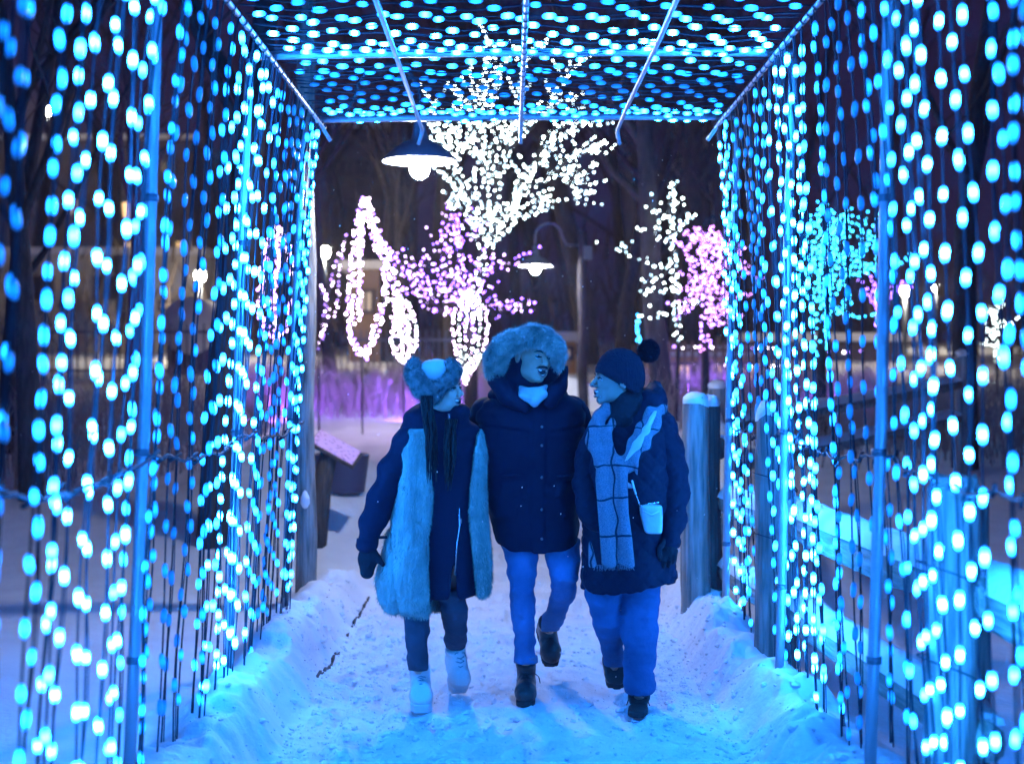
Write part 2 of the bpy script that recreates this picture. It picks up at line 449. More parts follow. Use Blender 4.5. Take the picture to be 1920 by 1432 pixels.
# ------------------------------------------------------------------ lamps on timber posts
def lamp(loc, post_r, post_h, arm_dx, drop_z, label, bulb, post_mat=M['wood'], dy=0.0):
    x, y = loc; z0 = gz(x, y) - .15
    t = empty('street_lamp', (x, y, z0)); tag(t, label, 'street lamp', 'shaded lamps on timber posts')
    b = MB(); n = 9
    b.tube([(.012 * math.sin(i * 1.7), 0, post_h * i / n) for i in range(n + 1)], [post_r * (1.06 - .12 * i / n) for i in range(n + 1)], 16)
    b.obj('post', post_mat, t)
    L = drop_z - z0; s = 1 if arm_dx > 0 else -1; A = abs(arm_dx)
    b = MB(); pts = [(s * post_r * .8, 0, L + .26), (s * A * .34, 0, L + .27)]
    c = Vector((s * A * .72, 0, L + .30)); rr = A * .28
    for k in range(9):
        an = math.pi - math.pi * k / 8
        pts.append((c.x + s * rr * math.cos(an), dy * k / 8, c.z + .10 + rr * .95 * math.sin(an)))
    pts.append((arm_dx, dy, L + .22))
    b.tube(pts, .016, 8); b.obj('arm', M['metal'], t)
    b = MB(); b.lathe([(.0, .26), (.038, .26), (.048, .16), (.060, .10), (.12, .075), (.18, .035), (.232, -.012), (.254, -.040), (.257, -.046), (.250, -.046)], (arm_dx, dy, L), 32)
    b.obj('lamp_shade', M['shade'], t)
    b = MB(); b.lathe([(.249, -.044), (.222, -.008), (.16, .02), (.10, .043), (.05, .05), (0, .05)], (arm_dx, dy, L), 32)
    b.obj('shade_lining', M['shade_in'], t)
    b = MB(); b.lathe([(.0, .045), (.045, .04), (.05, .0)], (arm_dx, dy, L), 16); b.obj('socket', M['metal'], t)
    b = MB(); prof = [(.068 * math.sin(math.pi * k / 10), -.090 - .075 * math.cos(math.pi * (1 - k / 10)) ) for k in range(11)]
    b.lathe(prof, (arm_dx, dy, L), 16); b.obj('bulb', bulb, t)
    return t
lamp((-1.385, 9.6), .068, 4.2, .773, 3.075, 'lit lamp under a wide round shade hanging just past the tunnel end', M['lampglass'])
lp = lamp((1.07, 21.0), .075, 2.85, -.70, 3.23, 'lit lamp with gooseneck arm above the hooded man', M['lampglass'], M['bark'])
b = MB(); b.box((.07, -.06, 2.52), (.13, .10, .20)); b.obj('junction_box', M['metal'], lp, False)
# snow stuck on the near post
b = MB(); b.lathe([(0, .07), (.015, .055), (.03, .02), (.032, -.02), (.015, -.05), (0, -.055)], (0, 0, 0), 10)
o = b.obj('snow_lump', M['snowcap']); o.location = W(572, 938, 9.52); tag(o, 'small clump of snow stuck to the lamp post left of the path', 'snow clump')

def farlamp(px, py, d, label, r=.13):
    p = W(px, py, d); g = gz(p.x, p.y) - .2
    t = empty('lantern', (p.x, p.y, g)); tag(t, label, 'lantern')
    b = MB(); b.tube([(0, 0, 0), (0, 0, p.z - g - r)], .05, 8); b.obj('post', M['metal'], t)
    b = MB(); b.lathe([(0, -r), (r * .7, -r * .8), (r, 0), (r * .7, r * .7), (0, r)], (0, 0, p.z - g), 12); b.obj('globe', M['farlamp'], t)
    b = MB(); b.lathe([(0, r * 1.5), (r * .5, r * 1.1), (r * 1.3, r * .75), (r * 1.25, r * .7)], (0, 0, p.z - g), 12); b.obj('cap', M['metal'], t)
farlamp(607, 473, 30, 'glowing warm lantern beside the left end of the tunnel opening')
farlamp(88, 208, 55, 'distant lantern high at the upper left above the dark roofs', .17)
farlamp(375, 517, 34, 'warm lantern behind the left wall near the dark trunk')
farlamp(1697, 545, 30, 'boxy path lantern glowing behind the nearest right pole', .10)
farlamp(1755, 540, 46, 'small warm far lantern among trees at the right', .10)
farlamp(25, 470, 40, 'warm lantern behind branches at the left photo edge', .12)

# ------------------------------------------------------------------ fence: posts and split rails
def post(x, y, r, top, label, n=14, lean=(0, 0), mat=M['wood'], cap=True, rough=.10):
    z0 = gz(x, y) - .2
    t = empty('fence_post', (x, y, z0)); tag(t, label, 'fence post', 'weathered timber fence posts')
    h = top - z0; b = MB(); m = 30
    for i in range(m + 1):
        f = i / m
        for k in range(n):
            an = 2 * math.pi * k / n
            rr = r * (1 + rough * float(vnoise(k * .9, f * 3, x * 7, 4)) + .07 * float(vnoise(k * 2.7, f * 9, x * 3, 8))) * (1.05 - .1 * f)
            if i == m: rr *= .86
            b.v.append((rr * math.cos(an) + lean[0] * f, rr * math.sin(an) + lean[1] * f, h * f + (.02 * float(vnoise(k * .8, 1, x, 5)) if i == m else 0)))
    for i in range(m):
        for k in range(n):
            q = i * n; b.f.append((q + k, q + (k + 1) % n, q + n + (k + 1) % n, q + n + k))
    b.f.append(tuple(m * n + k for k in range(n)))
    b.obj('timber', mat, t)
    if cap:
        c = MB(); c.lathe([(r * .9, -.02), (r * .93, .0), (r * .85, .018), (r * .6, .032), (r * .25, .042), (0, .044)], (lean[0], lean[1], h), 14)
        for i, v in enumerate(c.v):
            q_ = float(vnoise(i * .55, x * 9, 0, 71)); c.v[i] = (v[0] * (1 + .16 * q_), v[1] * (1 + .14 * q_), v[2] + (.012 * q_ if v[2] > h else -.05 * max(0, q_) - .004))
        c.obj('snow_cap', M['snowcap'], t)
    return t
def wirewrap(t, r, zs):
    for z in zs:
        b = MB(); b.tube([((r + .006) * math.cos(a), (r + .006) * math.sin(a), z + .10 * math.sin(a * .5)) for a in np.linspace(0, 6.28, 22)], .0035, 4)
        b.obj('tie_wire', M['cord'], t)
p1 = post(1.33, 7.15, .100, 1.42, 'thick round fence post with rounded snow cap outside the right wall'); wirewrap(p1, .104, (.75, 1.05))
p2 = post(1.40, 4.55, .085, 1.27, 'nearest fence post, leaning outside the right wall beside the front pole', lean=(.03, .03), cap=False); wirewrap(p2, .09, (.55, .85))
p2b = post(1.52, 4.68, .055, 1.22, 'thin split post paired with the nearest fence post', mat=M['wood'], cap=False)
p3 = post(1.135, 8.72, .088, 1.44, 'squared blue-grey fence post with snow top right behind the quilted coat', 6, rough=.06)
p4 = post(1.245, 8.85, .065, 1.42, 'dark split fence post standing directly beside the squared post', 6, mat=M['darkwood'], rough=.16)
def rail(a, bb, r, label, snow=True, mat=M['rail'], n=10, sag=.01, parts=12):
    a = Vector(a); bb = Vector(bb); t = empty('fence_rail', a); tag(t, label, 'fence rail', 'split log fence rails')
    b = MB(); m = parts; T = (bb - a).normalized(); s = T.cross(Vector((0, 0, 1))).normalized(); u = s.cross(T)
    cs = []
    for i in range(m + 1):
        f = i / m; c = (bb - a) * f - Vector((0, 0, sag * math.sin(f * math.pi)))
        cs.append(c)
        for k in range(n):
            an = 2 * math.pi * k / n
            rr = r * (1 + .22 * float(vnoise(k * 1.3, f * 5, a.x * 5 + a.z, 6)))
            if i in (0, m): rr *= .8
            b.v.append(tuple(c + s * math.cos(an) * rr * .8 + u * math.sin(an) * rr))
    for i in range(m):
        for k in range(n):
            q = i * n; b.f.append((q + k, q + (k + 1) % n, q + n + (k + 1) % n, q + n + k))
    b.f.append(tuple(range(n))[::-1]); b.f.append(tuple(m * n + k for k in range(n)))
    b.obj('log', mat, t)
    if snow:
        c = MB(); K = 7
        for i in range(m * 2 + 1):
            f = .02 + .96 * i / (m * 2); p = (bb - a) * f - Vector((0, 0, sag * math.sin(f * math.pi)))
            h = .065 * (1 + .4 * float(fbm(f * 6, 1, a.x)))
            if i in (0, m * 2): h *= .3
            for k in range(K):
                an = math.pi * k / (K - 1)
                c.v.append(tuple(p + s * math.cos(an) * r * .84 + u * (r * .55 + math.sin(an) * (r * .30 + h))))
        for i in range(m * 2):
            for k in range(K - 1):
                q = i * K; c.f.append((q + k, q + k + 1, q + K + k + 1, q + K + k))
        c.f.append(tuple(range(K))); c.f.append(tuple(m * 2 * K + k for k in range(K))[::-1])
        c.obj('snow_ridge', M['snowcap'], t)
    return t
rail((1.42, 7.2, .86), (1.52, 4.5, .88), .085, 'thick upper rail heaped with snow between the two right fence posts')
rail((1.43, 7.2, .40), (1.52, 4.5, .43), .08, 'lower split rail outside the right wall between the round posts')
rail((1.55, 4.75, .86), (1.72, 2.7, .84), .085, 'upper snow-loaded rail at the lower right photo corner')
rail((1.33, 8.8, .80), (1.44, 7.1, .84), .07, 'upper rail leading from the dark split post to the round post')
rail((1.33, 8.8, .38), (1.44, 7.1, .40), .07, 'lower rail leading from the dark split post to the round post')
rail((1.32, 9.0, 1.12), (1.62, 11.6, 1.30), .085, 'gnarled log end with a snow cap behind the dark split post', mat=M['darkwood'])
rail((1.34, 9.1, .62), (1.75, 11.6, .85), .10, 'snow-topped log rail low beside the right tunnel end')
post(1.7, 11.7, .08, 1.5, 'farther fence post in the shade beyond the tunnel end')
rail((1.75, 11.7, 1.15), (4.6, 14.5, 1.5), .06, 'thin far rail crossing behind the right wall, upper one')
rail((1.75, 11.7, .82), (4.6, 14.5, 1.15), .06, 'thin far rail crossing behind the right wall, lower one')
post(4.6, 14.5, .07, 1.8, 'far fence post behind the right wall beneath the blue tree')

# slanted information board on the heaped snow, left
sg = empty('information_board', (-1.48, 11.3, gz(-1.48, 11.3))); tag(sg, 'slanted glossy information board with reflected purple put in as glow, on a dark stand in the snow', 'information board')
g0 = sg.location
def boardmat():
    m = pmat('board_print_sheen', (.8, .7, .85), .25, spec=.7); nt = m.node_tree; b = nt.nodes["Principled BSDF"]
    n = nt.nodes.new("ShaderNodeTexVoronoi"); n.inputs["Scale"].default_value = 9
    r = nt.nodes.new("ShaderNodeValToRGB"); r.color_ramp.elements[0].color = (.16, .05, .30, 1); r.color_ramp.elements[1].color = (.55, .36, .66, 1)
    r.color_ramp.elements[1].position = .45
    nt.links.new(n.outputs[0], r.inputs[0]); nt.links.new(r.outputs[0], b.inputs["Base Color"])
    nt.links.new(r.outputs[0], b.inputs["Emission Color"]); b.inputs["Emission Strength"].default_value = .5  # purple light reflected by the gloss, put in as tint and weak emission
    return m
c0 = W(630, 838, 11.3) - g0
MR = Matrix.Rotation(math.radians(29), 3, 'Y') @ Matrix.Rotation(math.radians(30), 3, 'X')
b = MB(); b.box(c0, (.37, .20, .02), M=MR); b.obj('panel', boardmat(), sg, False)
b = MB(); b.box(c0 - Vector((0, 0, .018)), (.40, .23, .022), M=MR); b.obj('panel_frame', M['darkwood'], sg, False)
b = MB(); b.tube([(c0.x - .18, .05, -.1), (c0.x - .12, .03, c0.z * .6), (c0.x - .05, 0, c0.z - .03)], [.09, .08, .07], 8); b.obj('leg', M['darkwood'], sg)
bn = MB(); bn.lathe([(.20, 0), (.24, .30), (.25, .32), (.23, .33), (.21, .3)], (0, 0, 0), 20)
bp = W(640, 1000, 12.3); o = bn.obj('tub', pmat('tub_plastic', (.05, .05, .10), .5)); o.location = (bp.x, bp.y, gz(bp.x, bp.y) - .05)
tag(o, 'dark purple round tub half sunk in snow under the information board', 'tub')

# ------------------------------------------------------------------ trees
def grow(seed, h, r, kind='tree', lean=(0, 0), n0=7):
    rn = random.Random(seed); trunk = MB(); twigs = MB()
    def limb(p, dirv, L, rad, lev):
        n = 6 if lev < 2 else 4; pts = [p.copy()]; rads = [rad]; dv = dirv.normalized()
        for i in range(n):
            dv = (dv + Vector((rn.uniform(-1, 1), rn.uniform(-1, 1), rn.uniform(-.4, .7))) * (.10 if lev == 0 else .24)).normalized()
            pts.append(pts[-1] + dv * L / n); rads.append(rad * (1 - .72 * (i + 1) / n))
        (trunk if lev < 2 else twigs).tube(pts, rads, 8 if lev == 0 else (5 if lev == 1 else 3), cap=False)
        if lev >= 3: return
        kids = (n0, 6, 5)[lev]
        for k in range(kids):
            f = rn.uniform(.28 if lev == 0 else .15, .98); i = min(n - 1, int(f * n)); q = pts[i].lerp(pts[i + 1], f * n - i)
            an = rn.uniform(0, 6.28); up = rn.uniform(.3, 1.1)
            dd = (Vector((math.cos(an), math.sin(an), up)) + dv * .5).normalized()
            limb(q, dd, L * rn.uniform(.38, .62) * (1.1 - .4 * f), max(.004, rads[i] * rn.uniform(.35, .6)), lev + 1)
    limb(Vector((0, 0, -.3)), Vector((lean[0], lean[1], 1)), h, r, 0)
    return trunk.mesh('trunk', M['bark']), twigs.mesh('crown', M['twig'])
TV = [grow(100 + i, 9 + 1.2 * (i % 3), .14 + .03 * (i % 3), lean=((i % 3 - 1) * .08, 0)) for i in range(6)]
def bare(px, d, k, s, label, rz=0, g='leafless dark trees around the light show'):
    x = (px - 957) * d / FPX
    t = empty('bare_tree', (x, d, gz(x, d)), rz); t.scale = (s, s, s); tag(t, label, 'tree', g)
    mobj('trunk', TV[k][0], t); mobj('crown', TV[k][1], t); return t
near = [(632, 23, 0, .85, 'dark leafless trunk standing left of the glowing spire', .3), (400, 11.5, 1, .95, 'thick dark trunk close behind the left wall beside the second pole', 1.2),
        (60, 13.5, 2, .62, 'low spreading dark tree behind the left wall near the photo edge', 2.0), (12, 16, 3, .8, 'dark branching tree at the very left edge', .7),
        (1252, 20, 4, 1.05, 'thick dark leaning trunk in front of the white-lit sapling', 2.6), (1160, 27, 5, .9, 'dark trunk between the gooseneck lamp and the lit sapling', 1.0),
        (1195, 31, 0, 1.0, 'slim dark trunk just right of the pompom hat lamp gap', 4.0), (240, 20, 4, .8, 'bare tree with curved limbs before the pale lit wall at left', 5.0),
        (760, 33, 1, .9, 'pale grey leafless trunk behind the hanging near lamp', 3.0), (1810, 15, 5, .75, 'dark bare tree behind the nearest beads on the right', 1.5)]
for a in near: bare(*a[:3], a[3], a[4], a[5])
xs = sorted([R.uniform(-60, 1980) for _ in range(20)] + [R.uniform(600, 1380) for _ in range(10)])
TEN = ['', 'twenty-', 'thirty-', 'forty-', 'fifty-']
def ordn(i):
    if i < 20: return ORD[i]
    t, u = divmod(i + 1, 10)
    return {2: 'twentieth', 3: 'thirtieth', 4: 'fortieth', 5: 'fiftieth'}[t] if u == 0 else TEN[t - 1] + ORD[u - 1]
for i, px in enumerate(xs):
    bare(px, R.uniform(32, 58), R.randrange(6), R.uniform(.9, 1.7), f'leafless tree in the dark far wood, {ordn(i)} from the left', R.uniform(0, 6), 'leafless trees of the far wood')
# conifer-dark undergrowth of the far wood: one mass
b = MB(); rn = random.Random(3)
for i in range(7000):
    y = rn.uniform(34, 75); x = rn.uniform(-.55, .55) * y * 1.1; zb = gz(x, y) if i % 9 == 0 else 0
    z = 1.8 + (y - 34) * .035 + abs(rn.gauss(0, 1.0)) * 1.7; s = rn.uniform(.05, .3)
    a = rn.uniform(0, 3.14); dx, dy = math.cos(a) * s * .3, math.sin(a) * s * .3
    b.add([(x - dx, y - dy, z), (x + dx, y + dy, z), (x + rn.uniform(-.4, .4), y, z + rn.uniform(.5, 2.0) * s * 3)], [(0, 1, 2)])
o = b.obj('undergrowth', M['twig'], None, False); tag(o, 'dark tangled undergrowth and branches of the far wood', 'undergrowth', kind='stuff')
# purple-lit shrubs and dry stems
def thicket(name, label, x0, x1, y0, y1, n, h, seed, cat='shrubs'):
    b = MB(); rn = random.Random(seed)
    for i in range(n):
        x = rn.uniform(x0, x1); y = rn.uniform(y0, y1); z = 0
        hh = h * rn.uniform(.4, 1.15) * (.6 + .5 * (.5 + .5 * float(vnoise(x * 1.1, y, 0, 8))))
        b.v.append((x, y, None)); b.v.pop()
        lx, ly = rn.uniform(-.22, .22) * hh, rn.uniform(-.2, .2) * hh; w = rn.uniform(.004, .011)
        k = len(b.v)
        b.v += [(x - w, y, z), (x + w, y, z), (x + lx * .4 + w * .7, y + ly * .4, z + hh * .5), (x + lx * .4 - w * .7, y + ly * .4, z + hh * .5), (x + lx, y + ly, z + hh)]
        b.f += [(k, k + 1, k + 2, k + 3), (k + 3, k + 2, k + 4)]
        for m in range(3):
            f = rn.uniform(.3, .8); q = (x + lx * f, y + ly * f, z + hh * f); k = len(b.v)
            ex = rn.uniform(-.25, .25) * hh
            b.v += [(q[0], q[1], q[2] - w), (q[0], q[1], q[2] + w), (q[0] + ex, q[1] + rn.uniform(-.1, .1), q[2] + hh * rn.uniform(.15, .4))]
            b.f += [(k, k + 1, k + 2)]
    V = np.array(b.v); V[:, 2] += H(V[:, 0], V[:, 1]); b.v = V.tolist()
    o = b.obj(name, M['shrub'], None, False); tag(o, label, cat, kind='stuff')
thicket('purple_lit_shrubs', 'purple-lit snowy shrub stems under the glowing spire', -4.2, .6, 19.5, 24, 3000, .75, 11)
thicket('dry_stems', 'dry bushes tangled behind the left wall', -9, -3.0, 14, 19, 2200, .9, 12)
thicket('dry_stems', 'dry grass and twigs behind the right wall', 2.8, 10, 15, 21, 2200, .9, 13)
thicket('dry_stems', 'twiggy brush in front of the amber fence', 1.6, 6, 18, 24, 1600, .8, 14)

# ------------------------------------------------------------------ lit trees and light figures
def ico(r):
    t = (1 + 5 ** .5) / 2
    v = [(-1, t, 0), (1, t, 0), (-1, -t, 0), (1, -t, 0), (0, -1, t), (0, 1, t), (0, -1, -t), (0, 1, -t), (t, 0, -1), (t, 0, 1), (-t, 0, -1), (-t, 0, 1)]
    f = [(0, 11, 5), (0, 5, 1), (0, 1, 7), (0, 7, 10), (0, 10, 11), (1, 5, 9), (5, 11, 4), (11, 10, 2), (10, 7, 6), (7, 1, 8), (3, 9, 4), (3, 4, 2), (3, 2, 6), (3, 6, 8), (3, 8, 9), (4, 9, 5), (2, 4, 11), (6, 2, 10), (8, 6, 7), (9, 8, 1)]
    k = r / math.hypot(1, t); return [tuple(c * k for c in p) for p in v], f
def bulbs(t, pts, col, s, r=.020, col2=None, s2=None):
    r *= .72; s *= 1.9
    org = t.location; iv, fc = ico(r)
    ms = [emat('fairy_bulb', col, s), emat('fairy_bulb', col2 or col, s2 or s * .45)]
    me = [mesh('bulb', iv, fc, m) for m in ms]
    pts = sorted(pts, key=lambda p: p[1])
    for p in pts[:290]:
        o = bpy.data.objects.new('bulb', me[0 if R.random() < .62 else 1]); COL.objects.link(o); o.parent = t
        o.location = Vector(p) - org; k = R.uniform(.8, 1.2); o.scale = (k, k, k)
    rest = pts[290:]
    if rest:
        b = MB()
        for p in rest:
            k = R.uniform(.8, 1.2); b.add([Vector(v) * k + Vector(p) - org for v in iv], fc)
        me2 = b.mesh('string_bulbs', ms[0]); me2.materials.append(ms[1])
        idx = np.repeat(NR.rand(len(rest)) > .62, 20).astype(np.int32); me2.polygons.foreach_set('material_index', idx)
        o = mobj('string_bulbs', me2, t); o["kind"] = 'stuff'
def along(pts, step, rad, jit=1.0):
    """points wound round a polyline"""
    out = []; rr = rad if hasattr(rad, '__len__') else [rad] * len(pts)
    for i in range(len(pts) - 1):
        L = (pts[i + 1] - pts[i]).length; n = max(1, int(L / step))
        for k in range(n):
            f = (k + R.random()) / n; p = pts[i].lerp(pts[i + 1], f); q = rr[i] * (1 - f) + rr[i + 1] * f
            a = R.uniform(0, 6.28); out.append(p + Vector((math.cos(a) * q, math.sin(a) * q, R.uniform(-1, 1) * q * .6)) * R.uniform(.6, 1) * jit)
    return out
def lit_tree(name, label, base, limbs, d, col, s, step, rad, twigs=3, twl=.5, br=.020, col2=None, tree_r=.09, seed=1):
    rn = random.Random(seed); bx, by = base
    B = W(bx, by, d); B.z = gz(B.x, B.y) - .1
    t = empty(name, B); tag(t, label, 'lit tree'); pts = []; tr = MB(); tw = MB(); first = True
    for li, (lm, dep) in enumerate(limbs):
        P = [W(x, y, d + dep * (i / (len(lm) - 1))) for i, (x, y) in enumerate(lm)]
        n = len(P); r0 = tree_r if li == 0 else tree_r * .42
        rs = [r0 * (1 - .55 * i / (n - 1)) for i in range(n)]
        (tr if li == 0 else tw).tube([p - B for p in ([B] + P if li == 0 else P)], ([r0 * 1.2] + rs if li == 0 else rs), 8, cap=False)
        pts += along(P, step * (.35 if li == 0 else 1), [q + rad for q in rs])
        for k in range(twigs * (n - 1)):
            i = rn.randrange(n - 1) if li else n - 2
            q = P[i].lerp(P[i + 1], rn.random()); a = rn.uniform(0, 6.28)
            L = twl * rn.uniform(.35, 1.1); dv = (P[i + 1] - P[i]).normalized()
            e1 = q + (Vector((math.cos(a), math.sin(a) * .8, rn.uniform(-.2, .8))) + dv * .9).normalized() * L * .5
            e2 = e1 + (Vector((math.cos(a + .5), math.sin(a) * .8, rn.uniform(-.1, .9))) + dv * .7).normalized() * L * .5
            tw.tube([q - B, e1 - B, e2 - B], [.012, .008, .004], 4, cap=False)
            pts += along([q, e1, e2], step * 1.15, rad * .6)
    tr.obj('trunk', M['bark'], t); tw.obj('branches', M['bark'], t)
    bulbs(t, pts, col, s, br, col2); return t
WH = (.80, 1.0, .98); PU = (.27, .11, 1.0); PK = (.42, .20, 1.0); BL = (.02, .38, 1.0)
lit_tree('white_lit_tree', 'tall bare tree wound all over with white lights above the hooded man', (885, 720),
    [([(884, 640), (893, 560), (905, 480), (908, 425)], .2),
     ([(905, 470), (895, 400), (872, 350), (850, 300), (828, 245), (812, 190)], -.5), ([(908, 425), (912, 340), (902, 270), (888, 200), (880, 120)], .3),
     ([(910, 440), (935, 350), (950, 280), (970, 200), (985, 110)], .8), ([(912, 480), (930, 430), (958, 380), (1005, 345), (1050, 325), (1088, 335), (1104, 318)], -.4),
     ([(960, 375), (1000, 310), (1040, 270), (1082, 238)], .5), ([(905, 450), (882, 395), (858, 350), (822, 322)], .6), ([(935, 350), (905, 300), (860, 268), (838, 225)], .9),
     ([(950, 285), (1000, 235), (1040, 180), (1070, 130)], -.6), ([(1050, 325), (1075, 350), (1080, 365)], .2), ([(930, 425), (968, 402), (990, 408)], -.2), ([(890, 205), (905, 160), (925, 90)], .2),
     ([(915, 330), (935, 260), (925, 200), (940, 120)], -.3), ([(870, 345), (842, 380)], .2), ([(1000, 310), (1030, 250), (1060, 232), (1100, 236)], .3), ([(955, 270), (1000, 215), (1052, 190)], .1), ([(905, 260), (870, 215), (850, 160)], -.2), ([(970, 360), (1010, 372), (1030, 392)], .2), ([(1030, 335), (1060, 300), (1095, 285), (1112, 284)], -.3), ([(860, 300), (835, 290), (818, 260)], .2)],
    18.0, WH, 17, .047, .022, 4, .50, .0145, (.6, .85, 1), .07, 5)
lit_tree('purple_lit_tree', 'low spreading tree of purple lights around the white tree trunk', (878, 700),
    [([(880, 640), (882, 590), (882, 560)], .1), ([(882, 575), (850, 540), (815, 505), (765, 480)], -.3), ([(882, 570), (862, 500), (850, 450), (862, 420)], .3), ([(880, 590), (835, 585), (780, 545)], .4),
     ([(882, 565), (905, 520), (955, 490)], -.2), ([(882, 580), (920, 575), (950, 580)], .3), ([(880, 560), (835, 500), (835, 465), (870, 440)], -.4), ([(850, 540), (800, 570), (768, 505)], .2),
     ([(878, 560), (830, 545), (800, 540), (770, 520)], .5)],
    17.2, PU, 15, .075, .05, 7, .55, .017, (.75, .5, 1), .05, 9)
# teardrop basket of lights that hangs round the foot of the trunk
def figure(name, label, cat, d, strands, col, s, col2=None, br=.019, step=.046, base=None):
    P0 = [W(x, y, d) for x, y in strands[0][0]]
    bx = sum(p.x for p in P0) / len(P0); B = Vector((bx, d, gz(bx, d)))
    t = empty(name, B); tag(t, label, cat); pts = []; fr = MB()
    for lm, dy, thick in strands:
        P = [W(x, y, d + dy * math.sin(math.pi * i / (len(lm) - 1))) for i, (x, y) in enumerate(lm)]
        fr.tube([p - B for p in P], .009, 5)
        pts += along(P, step, thick)
    low = min(fr.v, key=lambda v: v[2]); fr.tube([(low[0], low[1], -.1), low], .012, 6)
    fr.obj('wire_frame', M['cord'], t); bulbs(t, pts, col, s, br, col2); return t
tear = []
for k, dx in enumerate((-32, -20, -6, 8, 22, 36)):
    tear.append(([(880, 545), (880 + dx * .75, 575), (880 + dx, 610), (879 + dx * .85, 645), (876 + dx * .45, 685), (872, 720)], (-.2, .15)[k % 2], .010))
figure('light_basket', 'teardrop basket of pinkish white light strands below the lit trunk', 'light figure', 17.0, tear, (.9, .6, 1), 17, WH, .019, .045)
figure('light_spire', 'tall pointed spire of pinkish white light ropes behind the fur-hat woman', 'light figure', 17.5,
    [([(685, 370), (672, 420), (664, 470), (660, 530), (655, 580), (662, 640), (680, 672)], .3, .05), ([(685, 372), (694, 420), (716, 480), (726, 520), (720, 570), (702, 630), (682, 672)], -.3, .05),
     ([(690, 385), (706, 430), (728, 490), (742, 540), (750, 600), (756, 640)], .3, .06), ([(678, 400), (676, 470), (676, 540), (672, 600)], -.2, .03)],
    (.95, .68, 1), 17, PK, .019, .019)
figure('light_loop', 'oval hanging loop of white lights right of the spire', 'light figure', 17.3,
    [([(748, 555), (765, 570), (778, 610), (778, 645), (758, 680), (745, 672), (737, 640), (737, 600), (748, 555)], .2, .03), ([(748, 555), (752, 600), (752, 640), (755, 680)], -.2, .015), ([(748, 560), (765, 610), (768, 650), (757, 680)], .3, .02)],
    (.92, .65, 1), 16, WH, .019, .03)
figure('light_arch', 'sparse drooping arch of small lights beside the left tunnel end', 'light figure', 18.0,
    [([(598, 655), (606, 600), (612, 560), (600, 540)], .2, .012), ([(612, 560), (630, 500), (648, 440)], -.2, .03), ([(602, 535), (618, 585), (604, 640)], .1, .012), ([(628, 600), (636, 540), (640, 470)], .2, .02)],
    (.85, .6, 1), 13, PK, .016, .06)
figure('light_oval', 'purple oval light figure seen through the far left beads', 'light figure', 18.0,
    [([(520, 425), (500, 470), (486, 540), (492, 610), (520, 640), (545, 600), (552, 530), (540, 460), (520, 425)], .3, .05), ([(520, 425), (520, 500), (512, 570), (520, 640)], -.3, .03)],
    PK, 15, (.9, .7, 1), .018, .022)
lit_tree('white_lit_sapling', 'slender sapling with sparse cool white lights behind the pompom hat', (1268, 700),
    [([(1272, 640), (1268, 560), (1262, 470), (1258, 400), (1262, 345)], .1), ([(1262, 460), (1235, 440), (1190, 425)], -.3), ([(1262, 420), (1240, 400), (1215, 395)], .3), ([(1262, 440), (1290, 415), (1310, 405)], .2),
     ([(1264, 500), (1225, 500), (1180, 480), (1155, 465)], -.2), ([(1266, 550), (1230, 540), (1202, 555)], .3), ([(1266, 500), (1240, 520), (1210, 530)], .1), ([(1268, 590), (1245, 592), (1215, 597)], .2), ([(1268, 570), (1290, 575), (1310, 570)], -.2)],
    19.5, WH, 13, .085, .035, 2, .35, .018, (.55, .85, 1), .03, 21)
lit_tree('pink_lit_tree', 'weeping tree of pink-violet lights at the right tunnel end', (1325, 700),
    [([(1322, 660), (1322, 610), (1325, 560), (1325, 520)], .1), ([(1325, 540), (1300, 500), (1290, 465), (1305, 450)], .3), ([(1325, 530), (1345, 490), (1340, 455), (1320, 440)], -.3), ([(1325, 550), (1352, 540), (1368, 560)], .3),
     ([(1325, 545), (1300, 550), (1290, 580)], -.2), ([(1325, 520), (1320, 480), (1330, 450)], .1), ([(1325, 570), (1350, 590), (1345, 610)], .2), ([(1345, 500), (1375, 480), (1390, 520)], .2)],
    19.0, PK, 10, .05, .05, 7, .42, .018, (.75, .3, 1), .05, 22)
lit_tree('blue_lit_tree', 'bushy tree of cyan-blue lights behind the right wall', (1540, 700),
    [([(1540, 660), (1540, 600), (1545, 540), (1550, 500)], .1), ([(1545, 540), (1530, 480), (1520, 430)], .3), ([(1548, 520), (1575, 470), (1590, 430)], -.3), ([(1545, 560), (1580, 530), (1620, 510), (1650, 500)], .3),
     ([(1545, 520), (1560, 460), (1555, 420)], -.2), ([(1545, 580), (1515, 550), (1500, 530)], .2), ([(1560, 520), (1610, 480), (1640, 440)], .1), ([(1545, 600), (1575, 580), (1590, 590)], .2)],
    18.0, BL, 12, .05, .05, 7, .45, .019, (.05, .65, 1), .06, 23)
lit_tree('violet_lit_shrub', 'violet-lit shrub peeking out left of the nearest right pole', (1650, 640),
    [([(1650, 620), (1648, 580), (1650, 550)], .1), ([(1650, 580), (1635, 560), (1640, 530)], .2), ([(1650, 575), (1670, 555), (1680, 540)], -.2)], 22, PU, 13, .06, .04, 5, .35, .018, PK, .03, 24)
lit_tree('small_white_lit_tree', 'small far tree of cool white lights at the right photo edge', (1870, 700),
    [([(1870, 680), (1868, 640), (1866, 600), (1862, 578)], .1), ([(1868, 640), (1850, 610)], .2), ([(1868, 630), (1890, 600)], -.2), ([(1868, 650), (1845, 645)], .2)], 24, WH, 11, .06, .03, 4, .3, .016, WH, .03, 25)
figure('blue_light_cane', 'short upright cane of blue lights just above the pompom', 'light figure', 22, [([(1196, 588), (1196, 620), (1198, 650)], .1, .03)], BL, 14, (.1, .6, 1), .02, .03)
